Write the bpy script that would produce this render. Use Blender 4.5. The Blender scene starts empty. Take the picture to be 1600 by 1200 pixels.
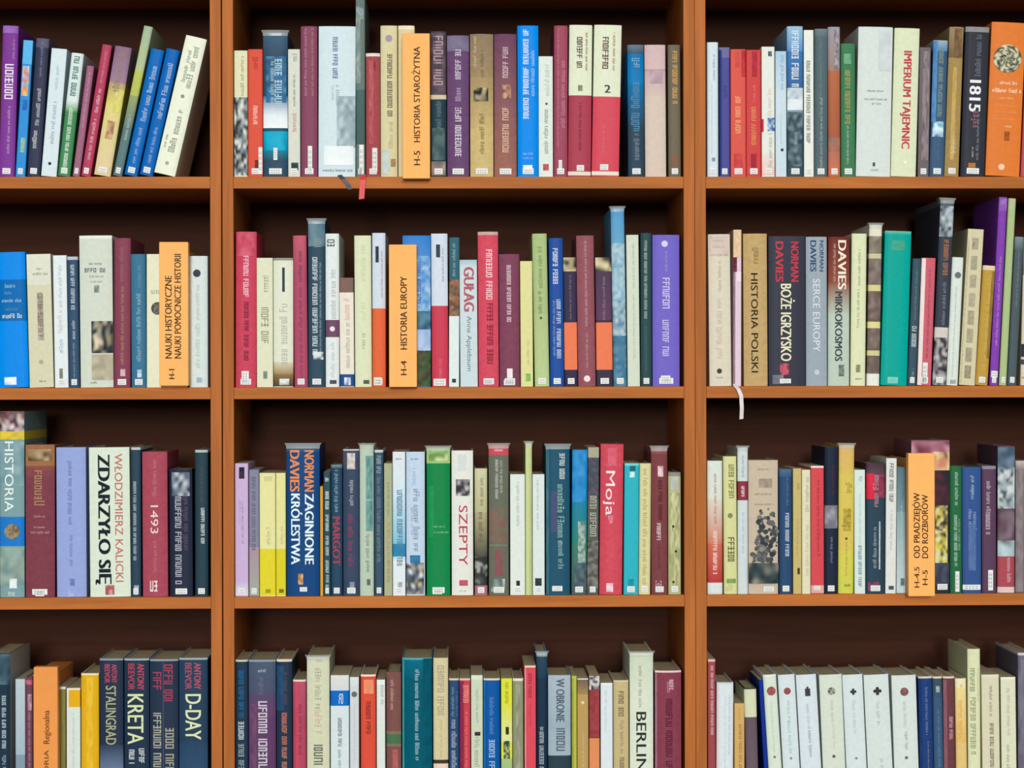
import bpy, bmesh, math, random
from mathutils import Matrix, Vector

scene = bpy.context.scene
COL = scene.collection
R = math.radians
rnd = random.Random(7)

# ---------------------------------------------------------------- camera
DIST, LENS, CZ = 3.45, 77.625, 1.075
FPX = 1600 * LENS / 36.0
YAW, ROLL = R(1.33), R(-0.126)
CAM_M = (Matrix.Translation((-DIST * math.tan(YAW), -DIST, CZ)) @ Matrix.Rotation(-YAW, 4, 'Z')
         @ Matrix.Rotation(R(90), 4, 'X') @ Matrix.Rotation(ROLL, 4, 'Z'))
CAM_I = CAM_M.inverted()
cam = bpy.data.cameras.new('camera'); cam.lens = LENS; cam.sensor_width = 36
cam_ob = bpy.data.objects.new('camera', cam); COL.objects.link(cam_ob)
cam_ob.matrix_world = CAM_M
cam.clip_end = 100
cam.dof.use_dof = True; cam.dof.focus_distance = DIST / math.cos(YAW); cam.dof.aperture_fstop = 1.2
scene.camera = cam_ob

def at(px, py, Y=0.0):
    """photo pixel -> world point on the vertical plane at depth Y"""
    o = CAM_M.translation
    d = CAM_M.to_3x3() @ Vector(((px - 800) / FPX, (600 - py) / FPX, -1))
    return o + d * ((Y - o.y) / d.y)

def px_of(p):
    q = CAM_I @ Vector(p)
    return 800 + FPX * q.x / -q.z, 600 - FPX * q.y / -q.z

# ---------------------------------------------------------------- colour and materials
def lin(h):
    out = []
    for i in (0, 2, 4):
        c = int(h[i:i + 2], 16) / 255
        out.append(c / 12.92 if c <= .04045 else ((c + .055) / 1.055) ** 2.4)
    return (*out, 1.0)

def mix(a, b, t):
    return tuple(a[i] + (b[i] - a[i]) * t for i in range(4))

def new_mat(name):
    m = bpy.data.materials.new(name); m.use_nodes = True
    nt = m.node_tree; nt.nodes.clear()
    out = nt.nodes.new('ShaderNodeOutputMaterial'); b = nt.nodes.new('ShaderNodeBsdfPrincipled')
    nt.links.new(b.outputs[0], out.inputs[0])
    return m, nt, b

def printed(name, rough, spec, grain):
    """printed cover stock: colour of the print times a faint paper grain"""
    m, nt, b = new_mat(name)
    a = nt.nodes.new('ShaderNodeAttribute'); a.attribute_name = 'Print'
    tc = nt.nodes.new('ShaderNodeTexCoord')
    n = nt.nodes.new('ShaderNodeTexNoise'); n.inputs['Scale'].default_value = 140; n.inputs['Detail'].default_value = 4
    nt.links.new(tc.outputs['Object'], n.inputs['Vector'])
    r = nt.nodes.new('ShaderNodeMapRange'); r.inputs[1].default_value = .3; r.inputs[2].default_value = .7
    r.inputs[3].default_value = 1 - grain; r.inputs[4].default_value = 1 + grain * .6
    nt.links.new(n.outputs['Fac'], r.inputs[0])
    v = nt.nodes.new('ShaderNodeVectorMath'); v.operation = 'SCALE'
    nt.links.new(a.outputs['Color'], v.inputs[0]); nt.links.new(r.outputs[0], v.inputs['Scale'])
    nt.links.new(v.outputs[0], b.inputs['Base Color'])
    b.inputs['Roughness'].default_value = rough
    b.inputs['Specular IOR Level'].default_value = spec
    return m

M_GLOSS = printed('laminated_cover', .4, .04, .05)
M_CLOTH = printed('cloth_cover', .55, .04, .10)

def plain(name, h, rough=.6, spec=.1, scale=60, amt=.1, stretch=(1, 1, 1)):
    m, nt, b = new_mat(name)
    tc = nt.nodes.new('ShaderNodeTexCoord'); mp = nt.nodes.new('ShaderNodeMapping')
    mp.inputs['Scale'].default_value = stretch
    n = nt.nodes.new('ShaderNodeTexNoise'); n.inputs['Scale'].default_value = scale; n.inputs['Detail'].default_value = 5
    nt.links.new(tc.outputs['Object'], mp.inputs[0]); nt.links.new(mp.outputs[0], n.inputs['Vector'])
    cr = nt.nodes.new('ShaderNodeValToRGB')
    c = lin(h)
    cr.color_ramp.elements[0].position = .3; cr.color_ramp.elements[1].position = .7
    cr.color_ramp.elements[0].color = tuple(x * (1 - amt) for x in c[:3]) + (1,)
    cr.color_ramp.elements[1].color = tuple(min(1, x * (1 + amt)) for x in c[:3]) + (1,)
    nt.links.new(n.outputs['Fac'], cr.inputs[0]); nt.links.new(cr.outputs[0], b.inputs['Base Color'])
    b.inputs['Roughness'].default_value = rough; b.inputs['Specular IOR Level'].default_value = spec
    return m

def wood(name, h, stretch, amt=.2, rough=.45, spec=.06):
    """veneer: fine stretched grain over broader tone bands"""
    m, nt, b = new_mat(name)
    tc = nt.nodes.new('ShaderNodeTexCoord'); mp = nt.nodes.new('ShaderNodeMapping')
    mp.inputs['Scale'].default_value = stretch
    nt.links.new(tc.outputs['Object'], mp.inputs[0])
    n1 = nt.nodes.new('ShaderNodeTexNoise'); n1.inputs['Scale'].default_value = 9; n1.inputs['Detail'].default_value = 7
    n1.inputs['Distortion'].default_value = .6
    n2 = nt.nodes.new('ShaderNodeTexNoise'); n2.inputs['Scale'].default_value = 60; n2.inputs['Detail'].default_value = 3
    for n in (n1, n2): nt.links.new(mp.outputs[0], n.inputs['Vector'])
    mx = nt.nodes.new('ShaderNodeMath'); mx.operation = 'MULTIPLY_ADD'; mx.inputs[1].default_value = .35
    nt.links.new(n2.outputs['Fac'], mx.inputs[0]); nt.links.new(n1.outputs['Fac'], mx.inputs[2])
    cr = nt.nodes.new('ShaderNodeValToRGB'); e = cr.color_ramp.elements
    c = lin(h)
    e[0].position = .45; e[1].position = .95
    e[0].color = tuple(x * (1 - amt * 1.3) for x in c[:3]) + (1,)
    e[1].color = tuple(x * (1 + amt) for x in c[:3]) + (1,)
    nt.links.new(mx.outputs[0], cr.inputs[0]); nt.links.new(cr.outputs[0], b.inputs['Base Color'])
    b.inputs['Roughness'].default_value = rough; b.inputs['Specular IOR Level'].default_value = spec
    return m

M_WOOD_V = wood('cherry_veneer_upright', 'b06630', (6, 6, .35))
M_WOOD_H = wood('cherry_veneer_board', 'b4692f', (.35, 6, 6))
M_BACK = wood('dark_walnut_hardboard', '3c2116', (.3, 3, 8), .2, .6, .05)
M_PAGE = plain('paper_pages', 'c4b692', .9, .1, 30, .16, (60, 1, 1))
M_LABEL = plain('white_sticker_paper', 'e2e4e0', .5, .3, 300, .04)
M_INK = plain('grey_sticker_ink', 'a8acb0', .6, .2)

def film_mat():
    m, nt, b = new_mat('clear_book_film')
    b.inputs['Base Color'].default_value = lin('d8e0dc'); b.inputs['Roughness'].default_value = .25
    b.inputs['Alpha'].default_value = .35
    return m
M_FILM = film_mat()
RIB = {}
def ribbon_mat(h):
    if h not in RIB: RIB[h] = plain('satin_ribbon_' + ('red' if h[0] == 'd' else 'dark' if h[0] == '2' else 'white'), h, .45, .4, 200, .1)
    return RIB[h]
SIGNM = {}
def sign_mat(h):
    if h not in SIGNM: SIGNM[h] = plain('orange_card' if h[0] == 'f' else 'deep_orange_card', h, .45, .06, 40, .04)
    return SIGNM[h]

# ---------------------------------------------------------------- mesh helpers
class MB:
    """collects quads, triangles and n-gons with a print colour per corner, links them as ONE mesh"""
    def __init__(self): self.v, self.f, self.c, self.m = [], [], [], []
    def face(self, pts, cols=None, mat=0):
        i = len(self.v); self.v += [tuple(p) for p in pts]
        self.f.append(tuple(range(i, i + len(pts))))
        if cols is None: cols = (.5, .5, .5, 1)
        self.c.append(cols if isinstance(cols, list) else [cols] * len(pts)); self.m.append(mat)
    def box(self, x0, x1, y0, y1, z0, z1, col=None, mat=0):
        p = [(x, y, z) for z in (z0, z1) for y in (y0, y1) for x in (x0, x1)]
        for q in ((0, 2, 3, 1), (4, 5, 7, 6), (0, 1, 5, 4), (2, 6, 7, 3), (0, 4, 6, 2), (1, 3, 7, 5)):
            self.face([p[k] for k in q], col, mat)
    def build(self, name, mats, parent=None, weld=True, bevel=0, smooth=False):
        me = bpy.data.meshes.new(name)
        me.from_pydata(self.v, [], self.f)
        ca = me.color_attributes.new('Print', 'FLOAT_COLOR', 'CORNER')
        flat = [x for fc in self.c for c in fc for x in c]
        ca.data.foreach_set('color', flat)
        for m in mats: me.materials.append(m)
        me.polygons.foreach_set('material_index', self.m)
        if weld:
            bm = bmesh.new(); bm.from_mesh(me)
            bmesh.ops.remove_doubles(bm, verts=bm.verts, dist=1e-6)
            if bevel:
                bmesh.ops.recalc_face_normals(bm, faces=bm.faces)
                bmesh.ops.bevel(bm, geom=list(bm.edges), offset=bevel, segments=2, affect='EDGES', profile=.5)
            bm.to_mesh(me); bm.free()
        me.update()
        ob = bpy.data.objects.new(name, me); COL.objects.link(ob)
        if parent: ob.parent = parent
        return ob

def thing(name, loc, label, cat, group=None, rot=0.0):
    o = bpy.data.objects.new(name, None); COL.objects.link(o)
    o.empty_display_size = .05
    o.location = loc; o.rotation_euler = (0, rot, 0)
    o['label'] = label; o['category'] = cat
    if group: o['group'] = group
    return o

# ---------------------------------------------------------------- the setting
def struct(name, ob): ob['kind'] = 'structure'; ob.name = name
m = MB(); m.box(-3.5, 3.5, -6, .4, -.05, 0)
struct('floor', m.build('floor', [plain('grey_brown_carpet', '4c4540', .95, .1, 90, .15)]))
m = MB(); m.box(-3.5, 3.5, .305, .4, 0, 3.0)
struct('wall_back', m.build('wall_back', [plain('painted_plaster', 'd8d4c8', .8, .2, 25, .03)]))

# ---------------------------------------------------------------- bookcases
SH = [at(715, y)[2] for y in (276, 604.5, 931)]
PITCH = (SH[0] - SH[2]) / 2
SHELF_Z = {'top': SH[0], 'second': SH[1], 'third': SH[2], 'bottom': SH[2] - PITCH}
ALLZ = [SH[0] + PITCH, SH[0], SH[1], SH[2], SH[2] - PITCH, SH[2] - 2 * PITCH]
TH, DEPTH = .0185, .29
TOPZ = ALLZ[0] + PITCH
XA = at(347.1, 600)[0]; XB = at(1086.2, 600)[0]; W = XB - XA
PT = .0172
def bookcase(x0, x1, label, gl=.0002, gr=.0002):
    x0 += gl; x1 -= gr; hw = (x1 - x0) / 2
    t = thing('bookcase', ((x0 + x1) / 2, 0, 0), label, 'bookcase', 'cherry wood bookcases side by side')
    for s in (-1, 1):
        m = MB(); a, b = sorted((s * hw, s * (hw - PT))); m.box(a, b, 0, DEPTH, .0, TOPZ)
        m.build('side_panel', [M_WOOD_V], t, bevel=.0008)
    inner = hw - PT - .0001
    for z in ALLZ:
        m = MB(); m.box(-inner, inner, .0003, DEPTH - .006, z - TH, z); m.build('shelf', [M_WOOD_H], t, bevel=.0008)
    m = MB(); m.box(-inner, inner, 0, DEPTH, TOPZ - TH, TOPZ); m.build('top_panel', [M_WOOD_H], t, bevel=.0008)
    m = MB(); m.box(-inner, inner, .02, .04, 0, ALLZ[-1] - TH); m.build('plinth', [M_WOOD_H], t)
    m = MB(); m.box(-inner, inner, DEPTH - .0055, DEPTH - .001, ALLZ[-1] - TH, TOPZ - TH); m.build('back_panel', [M_BACK], t)
    return t
bookcase(XA - W, XA, 'left cherry wood bookcase, cut off by the left edge of the photo', gr=.0009)
bookcase(XA, XB, 'middle cherry wood bookcase, seen at full width between the other two', gl=.0009)
bookcase(XB, XB + W, 'right cherry wood bookcase, cut off by the right edge of the photo')

# ---------------------------------------------------------------- spec collectors
CASES = []
def muted(c):
    """reds and maroons: green and blue raised a little, so less saturated"""
    r, g, b = (int(c[i:i + 2], 16) for i in (0, 2, 4))
    if r > g + 45 and r >= b and b > g - 6: g, b = g + 15, b + 5
    return '%02x%02x%02x' % (r, g, b)
def C(shelf, case): CASES.append((shelf, case, []))
def B(x0, x1, top, lean, c, desc, *f, **o): CASES[-1][2].append(dict(t='b', x0=x0, x1=x1, top=top, lean=lean, c=muted(c), desc=desc, f=f, o=o))
def SG(x0, x1, top, bot, b0, b1, desc, *f, c='f7b466'): CASES[-1][2].append(dict(t='s', x0=b0, x1=b1, px0=x0, px1=x1, top=top, bot=bot, lean=0, c=c, desc=desc, f=f, o={}))
def BD(y0, y1, c): return ('B', y0, y1, muted(c), muted(c))
def GR(y0, y1, c0, c1): return ('B', y0, y1, muted(c0), muted(c1))
def P(y0, y1, f0, f1, cols, n=3): return ('P', y0, y1, f0, f1, cols, n)
def T(s, y0, y1, fx, hf, c, o='d', bold=.0): return ('T', s, y0, y1, fx, hf, c, o, bold)
def S(y0, y1, fx, hf, c, o='u', bold=0): return ('S', y0, y1, fx, hf, c, o, bold)
def H(y, f0, f1, h, c): return ('H', y, f0, f1, h, c)
def E(y, fx, r, c): return ('E', y, fx, r, [c])
def EM(y, fx, r, cols): return ('E', y, fx, r, cols)
def CR(y, fx, r, c): return ('X', y, fx, r, c)
def TREE(y0, y1, f0, f1, n, cols, seed):
    q = random.Random(seed); out = []
    for _ in range(n):
        a, d = q.uniform(0, 6.283), math.sqrt(q.random())
        out.append(E((y0 + y1) / 2 + d * math.sin(a) * (y1 - y0) / 2, (f0 + f1) / 2 + d * math.cos(a) * (f1 - f0) / 2, q.uniform(1.5, 4.5), q.choice(cols)))
    return out
def LB(y0, y1, f0, f1): return ('L', y0, y1, f0, f1)
# ---------------------------------------------------------------- TOP SHELF
C('top','left')
B(-2,22,40,7,'7d3a94','thick purple book with big white title at shelf end',S(60,92,.75,.16,'c79bd6'),S(98,155,.5,.55,'f0e6f4','u',1),S(165,240,.55,.17,'d9b6e2'),P(40,52,0,1,['9a6bb8','8d57ac']),k='f')
B(24,39,63,13,'2f8ed6','thin bright blue book with small coloured pictures',BD(63,100,'5ab4ea'),P(103,150,.1,.8,['e8c34a','d97a6a','9fc6e6','e6dc70','5aa0d8'],2),P(156,172,.3,.8,['1f5fb0','2c7ccc'],2),P(215,238,.35,.8,['7fa8a0','9cc0a0'],2))
B(42,62,60,15,'363b52','dark navy book with white lettering, leaning right',S(64,120,.5,.2,'8d93b0'),S(138,196,.5,.3,'dfe3ee','u'),S(202,232,.4,.35,'eef0f6','u'),BD(60,74,'5c5870'),k='f')
B(64,88,76,17,'d3e2e8','white book with faint lettering beside dark navy book',S(100,140,.5,.2,'a4b4bc'),S(158,225,.5,.25,'7a8a96'),E(256,.5,2.5,'2a2e38'),lab=0)
B(90,109,83,22,'438a58','green and white book with white title',BD(83,158,'d6e6e4'),GR(158,175,'d6e6e4','4f9a4c'),S(88,150,.5,.45,'466e6a','u',1),S(164,262,.5,.3,'eaf4ea','u',1),k='f')
B(113,124,103,23,'9c5478','short mauve book leaning between green and crimson books',S(112,200,.5,.35,'d8a8c2','u'),k='f')
B(126,141,70,34,'b3325a','crimson book leaning right with white lettering',S(80,130,.5,.25,'e3a0b4','u'),S(138,176,.5,.35,'f4d8e0','u'),S(185,250,.5,.35,'f0c8d4','u'),k='f')
B(146,172,73,34,'d8cc96','mauve and yellow pictorial book leaning right',GR(73,130,'8a6884','a0809a'),GR(130,165,'b8a070','d9d272'),P(140,175,.5,1,['d8cc60','e0dc80','c8c070'],3),GR(165,274,'dcd080','ddc9a0'),S(80,145,.45,.42,'6a4a66','u'),P(190,218,.3,.75,['9a6a5a','d0b080','b07a6a'],3),k='f')
B(176,190,41,49,'5c7a7c','tall thin grey-green book leaning right',GR(41,110,'a3b698','b0c090'),GR(110,150,'b8c25e','b2bc60'),GR(150,200,'96a468','64827e'),S(180,220,.5,.35,'c8d4cc','u'),k='f')
B(193,214,77,43,'0e68b8','left one of two matching blue leaning books',S(100,190,.55,.4,'cfe2f4','u'),S(200,256,.5,.28,'a9cdec','u'),k='f')
B(217,238,77,43,'0b63b4','right one of two matching blue leaning books',S(98,186,.55,.4,'cfe2f4','u'),S(200,256,.5,.26,'a9cdec','u'),k='f')
B(239,273,58,51,'e8edd8','thick cream book leaning right with black script title',S(70,138,.62,.28,'33342e','u'),S(78,130,.35,.18,'55564e','u'),E(152,.5,3,'8c9084'),S(170,240,.55,.3,'3a3a34','u'),S(215,235,.2,.12,'60605a'),E(258,.5,3,'a4a89a'),lab=0,k='f',d=.15)

C('top','middle')
B(364.5,387,79,0,'dcdcb6','cream book with black and white picture below',S(88,150,.6,.25,'75765c'),P(152,274,0,1,['20282c','30444a','d8e0d8','14181a','8a98a0','e4e8e0'],5),lab=0)
B(388,410.5,77,0,'d8523e','orange-red paperback with white tall sticker',S(88,108,.5,.35,'8a2a20'),S(164,194,.5,.3,'f4d8ce',bold=1),P(250,264,.45,.75,['6a2018','8a3020'],2),LB(230,272,.72,.98))
B(411.5,449.5,50,0,'2f4a60','slate and turquoise book with waterfall picture',GR(50,88,'405f7a','30485e'),P(88,160,.12,.95,['2f6d9e','30587a','4f90b8','28506e'],4),GR(150,180,'40709a','dfe8ee'),GR(180,200,'dfe8ee','eef2f2'),BD(200,205,'1f5468'),GR(205,236,'10a0c0','1488a8'),P(206,235,.1,.9,['0fb0d4','14a8cc','1890b4'],3),GR(236,250,'187a94','2c5064'),S(88,166,.62,.3,'b9d9ea','u',1),S(94,164,.36,.18,'d0e4ee','u'),LB(231,250,.42,.58),fl=1,k='f')
B(450.5,469,77,0,'d4d6ca','pale grey paperback with red and black titles',S(80,96,.55,.4,'8a7f84'),S(116,166,.5,.2,'3c4048'),S(176,206,.5,.35,'c05a62'),P(254,266,.25,.85,['20343c','3a5058'],2),k='p')
B(470.5,496,41,0,'84375a','tall maroon book with tall white sticker',S(44,150,.28,.16,'d69ab2'),S(44,150,.7,.16,'cf8f86'),LB(228,271,.42,.68),k='f')
B(497.5,555,41,1,'cfe0e6','broad silver-blue book with blue spine title',S(58,124,.45,.13,'2d4c84','d',1),S(130,164,.5,.12,'a4a0b8'),S(134,156,.38,.08,'b0acc0'),P(150,230,.5,1,['9fb2ba','7f969e','b8ccd2','8fa4aa'],4),P(228,258,.15,.95,['eaf2f4','e4eef0','f0f4f6'],3),H(266,.12,.95,4,'5a6a78'),lab=0,k='f',rib=(.62,'2a3148','curl'))
B(556.5,570.5,-8,0,'62746f','very tall thin grey-green book reaching the shelf above',P(10,130,.0,.5,['7d908c','9aa8a4','6f827e'],2),GR(140,225,'45625e','3f5a58'),S(8,30,.6,.5,'c8d0ce'),S(60,120,.5,.3,'93a29e'),LB(226,272,.35,.85),k='p',rib=(.85,'d02428','hang'))
B(572,594,83,0,'a33f4c','red leather-look book with sticker beside tall grey-green book',BD(83,88,'e4d8d2'),P(95,225,.2,.55,['b85a60','a8444e','c06468'],3),S(95,110,.6,.2,'7a2834'),LB(231,268,.45,.8),k='h')
B(595,621,40,0,'d5cda3','cream book with black title and small purple emblem',E(60,.5,5.5,'a493a8'),S(84,184,.55,.3,'34362c','d',1),S(190,232,.6,.25,'a8a98c'),P(234,272,.1,.5,['b8c8c8','c8d4cc'],2),P(248,260,.6,.9,['b08a6a','907a5c'],2),lab=0,k='f')
B(622.5,648,40,0,'d6c89c','cream book half hidden behind orange shelf sign',BD(40,46,'e8e0c4'),lab=0,k='f')
SG(629,671.5,52,279,650,670,'orange section sign lettered with an ancient history heading',T('HISTORIA STAROŻYTNA',73,222,.52,.24,'3a2410','u',.012),T('H-5',236,258,.52,.24,'3a2410','u',.012))
B(673,697.5,49,0,'233b48','dark teal book with mauve lettered upper half',BD(49,148,'4a3a48'),P(52,148,.05,.95,['504a58','5c3f4c','6a5560','3c3a46'],3),S(56,146,.5,.6,'b49aa4','d',1),BD(148,155,'d0c4a4'),S(158,200,.5,.3,'7090a0'),P(200,250,.1,.9,['40585c','304a54','587070'],3),P(252,274,.05,.95,['8c7a70','b0a298','6a625c'],3),k='f')
B(699,733,55,0,'6a4a72','purple book with white lettering beside tan book',P(56,80,0,1,['7e7690','6f5f80'],2),S(74,124,.5,.26,'d9cfe0','u',1),S(136,158,.5,.24,'c9bcd4','u'),S(168,244,.5,.28,'e6dcec','u',1),k='h')
B(735,771,53,0,'cdb67c','tan book with small square portrait on spine',GR(53,120,'8e7a62','a08a68'),GR(120,200,'a89068','c8b078'),S(56,104,.2,.14,'d8ceb0'),S(75,120,.5,.18,'5c4c38'),P(137,158,.15,.78,['1c2420','e8dcb8','2a3830','c8b890','141a18'],4),S(170,240,.5,.2,'5e5030'),k='h')
B(772.5,807.5,53,0,'8c5560','mauve brown book with pale lettering beside blue book',GR(53,160,'6e4660','8a4f5e'),GR(160,274,'8a4f5e','a05c58'),S(72,122,.5,.24,'d6bcc6','u',1),P(132,154,.35,.75,['b07a62','6a3840','d0a890'],3),S(168,238,.5,.28,'e6c0a0','u',1),k='h')
B(809,841.5,40,0,'0088e8','bright blue hardback with white title',S(46,186,.4,.26,'f0f6fa','u',1),S(78,150,.72,.18,'b8dcf4','u'),H(240,.25,.75,4,'8ec4ee'),H(247,.25,.75,3,'8ec4ee'),P(258,272,.25,.7,['f0f4f8','9ac8ea','ffffff'],3),k='f')
B(842,864,88,0,'dbe4dc','short white paperback beside bright blue hardback',S(98,150,.6,.3,'a8b4b0'),E(162,.55,2,'6a5048'),S(170,240,.5,.3,'50585a'),P(256,266,.3,.7,['c05a5a','a04848'],2),lab=0)
B(865.5,886.5,40,1,'9c3a58','tall maroon book with spaced white title',S(44,230,.28,.12,'d8a0b0'),S(94,200,.65,.32,'d890a8'),LB(250,264,.35,.6),k='f')
B(887.5,923,39,3,'a8304e','left of two cream and red two-tone books',BD(39,149,'dde3c8'),S(58,108,.45,.24,'24281e','d',1),S(50,110,.75,.1,'b08878'),P(133,142,.4,.6,['8a9880','70806c'],2),S(160,235,.5,.12,'8a2040'),BD(268,274,'e0d8c8'),LB(258,267,.38,.7),lab=0,k='f')
B(924.5,967,39,5,'d23c56','right of two cream and red two-tone books, marked 2',BD(39,151,'dde3c8'),S(58,108,.42,.22,'24281e','d',1),S(50,110,.72,.1,'b08878'),T('2',132,145,.52,.2,'4a4a50','h',.02),S(195,240,.4,.08,'e88898'),BD(268,274,'e4dccc'),LB(257,266,.3,.6),lab=0,k='f')
B(982,1007,70,-1,'2e4456','dark slate book with blue band after dark gap',GR(70,84,'66788a','3a5468'),GR(84,130,'0a70b0','1078b4'),GR(130,200,'1070a8','2e4658'),S(126,205,.45,.5,'5aa0cc'),S(208,250,.5,.35,'8a9cac'),S(88,105,.5,.5,'90c0e0'),k='f')
B(1008.5,1041,70,-1,'d4c2b4','pinkish beige book between slate and brown books',GR(70,108,'cfb2b4','d2b6b6'),BD(108,111,'b89aa0'),GR(111,150,'c4a8ae','d2bcb4'),P(110,130,.25,.85,['b89ea6','c4aab0','a890a0'],2),lab=0,k='f')
B(1045,1064,70,-1,'6e6554','dark olive brown book with orange title beside divider',S(80,165,.55,.4,'dca860','d',1),P(240,262,.2,.8,['8a5a48','70604c'],2),k='f')

C('top','right')
B(1105.5,1122.5,66,0,'d2dfe6','pale blue book standing against the divider',S(82,126,.6,.22,'98aab4'),S(130,240,.4,.08,'c0ccd4'),P(246,252,.4,.7,['8090a0','a0acb4'],2),k='f')
B(1124,1140.5,74,0,'4c4c94','thin indigo book beside two red books',BD(74,90,'6a6a98'),P(78,274,0,.25,['20387a','1c3070'],2),S(132,152,.55,.4,'28307a'),k='p')
B(1142,1165.5,77,0,'d8574c','left of two adjoining red paperbacks, orange lettering',P(78,120,.7,1,['b03034','c83c40'],2),S(150,208,.48,.35,'eeb27a','u',1),P(240,262,.2,.8,['c03a3c','d04c48'],2),P(80,105,.3,.6,['c04444','cc5048'],2))
B(1166.5,1189,78,0,'cd3540','right of two adjoining red paperbacks, yellow lettering',P(80,120,.4,.75,['a02434','b83040'],2),S(132,160,.5,.25,'e88a7a'),S(166,226,.5,.32,'e0a060','u',1),P(240,262,.3,.7,['a02030','b02838'],2))
B(1190.5,1210.5,73,0,'e0e4dc','white book with blue square and pink foot',P(80,88,.5,.8,['404850','707880'],2),S(136,182,.6,.3,'d8b8a8'),P(184,205,.45,1.0,['2060a0','2878b8','e8f0f4','2060a0'],3),P(186,206,-.0,.15,['d02848','c83048'],2),S(208,262,.65,.3,'78b088','u'),GR(240,274,'e0dcd4','f0c0b8'),k='p')
B(1212,1229,80,0,'c8dae4','pale blue thin paperback beside pictorial blue book',GR(80,140,'a8cade','c4d8e4'),S(86,140,.6,.3,'6a9cc0'),E(234,.6,2.5,'40484c'),S(176,225,.5,.1,'b8c8d0'),lab=0)
B(1230.5,1255,41,0,'3a5260','blue sky pictorial book with white band',GR(41,80,'9cc0dc','5c92c6'),GR(80,136,'3f78b4','3a68a0'),S(48,136,.5,.45,'e4eef6','d',1),P(137,155,0,1,['c8d6e2','a8b8c8','e4ecf0'],3),P(155,172,.0,1,['e8eef0','dce6ea','f4f6f8'],3),GR(172,200,'8ca4b4','5a7484'),P(175,260,.05,.95,['4a6470','30444e','788c98','3a5058'],4),S(205,225,.5,.25,'a8b8c0'),k='f')
B(1256.5,1271.5,47,0,'e4e8e0','white book with black title beside slate book',S(95,224,.45,.38,'2c3034','d',1),lab=1,k='p')
B(1272.5,1293,45,1,'52666c','slate grey book with pale lettering',S(60,150,.45,.15,'8fa0a4'),S(150,262,.5,.2,'b8c4c6','u'),GR(45,58,'6e8084','566a70'),k='f')
B(1294.5,1313,42,0,'b8603c','grey and rust coloured book',GR(42,110,'9c98a2','a08078'),GR(110,215,'b46848','a85c40'),P(215,235,0,1,['8a7068','b87050'],2),GR(235,274,'b07060','d07050'),P(46,108,.5,.9,['6c6870','b0acb4','908890'],3),k='f')
B(1314.5,1336.5,68,0,'3f7a54','green book with gold lettering beside large white book',S(110,196,.45,.35,'b8a45a','d',1),S(196,256,.45,.15,'d4e4d4'),P(84,100,.2,.7,['5c9a70','70a880'],2),k='f')
B(1337.5,1391,42,5,'d3dcd8','broad white book with tiny dark title lines',H(142,.28,.75,3,'808888'),H(155,.2,.9,3,'808888'),H(162,.42,.7,3,'909898'),P(43,110,.6,.95,['c8d0d2','d2dadb'],2),P(254,260,.48,.55,['404448','50585a'],2),H(266,.42,.65,3,'a0a8a4'),lab=0,k='f')
B(1392,1431,44,7,'d8dfbe','cream book with bold red spine title',T('IMPERIUM TAJEMNIC',80,232,.56,.33,'c03a4a','d',.02),E(254,.55,3,'e4ecd0'),lab=0,k='f')
B(1434,1451,74,4,'6c6268','short grey-brown book beside cream book',P(80,250,.3,.9,['7c7074','8e8084','645a60','9a8c90'],5),S(80,190,.5,.3,'a89c9c'),k='p')
B(1452.5,1475,63,7,'3c5a78','dark blue book with pale blue flash low down',GR(63,80,'9cb0b8','4a80b8'),P(64,190,0,.3,['5a90c4','4a80b4'],2),S(70,182,.55,.3,'8a9c90','u',1),P(190,214,.1,.85,['2858a8','d8f0f4','50b0c0','3070b0'],3),S(218,250,.5,.25,'5c7c90'),k='f')
B(1476,1498,42,9,'a58a56','tan brown book with gold streaks',GR(42,90,'a08c68','7c6448'),P(44,90,.35,.9,['6a5038','907048','7a6048'],3),P(105,250,.3,.6,['c8a860','b89850','c0a468'],3),S(214,240,.55,.3,'e8e0c4','u'),k='h')
B(1501,1538,42,9,'33353f','dark charcoal book titled with a white year',S(52,120,.55,.24,'7c8490'),T('1815',126,174,.5,.5,'e8e8ea','d',.02),S(170,200,.5,.3,'b0707c'),S(178,250,.65,.12,'9098a0'),S(230,246,.45,.1,'c8ccd0'),P(255,262,.3,.6,['c08040','b07038'],2),BD(42,50,'8c8a8c'),k='f')
B(1540,1593,35,11,'dd7a36','broad orange book with round speckled medallion',EM(92,.5,22,['2a3a30','c8c0a0','5a6858','e0d8b8','384840','8a8868']),H(130,.3,.8,5,'f8e8d0'),H(142,.1,.95,6,'fff0dc'),H(154,.3,.75,3,'f4c898'),H(166,.2,.85,2.5,'f0b070'),H(176,.2,.85,2.5,'f0b070'),H(187,.15,.8,2.5,'f0b070'),H(198,.5,.75,4,'f4d0a0'),P(206,220,.5,.65,['904820','a85a28'],2),E(262,.45,5,'f0c8a8'),lab=0,k='f')
B(1595,1616,60,11,'b8485a','red book cut off by frame behind orange book',lab=0,k='f')

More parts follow.
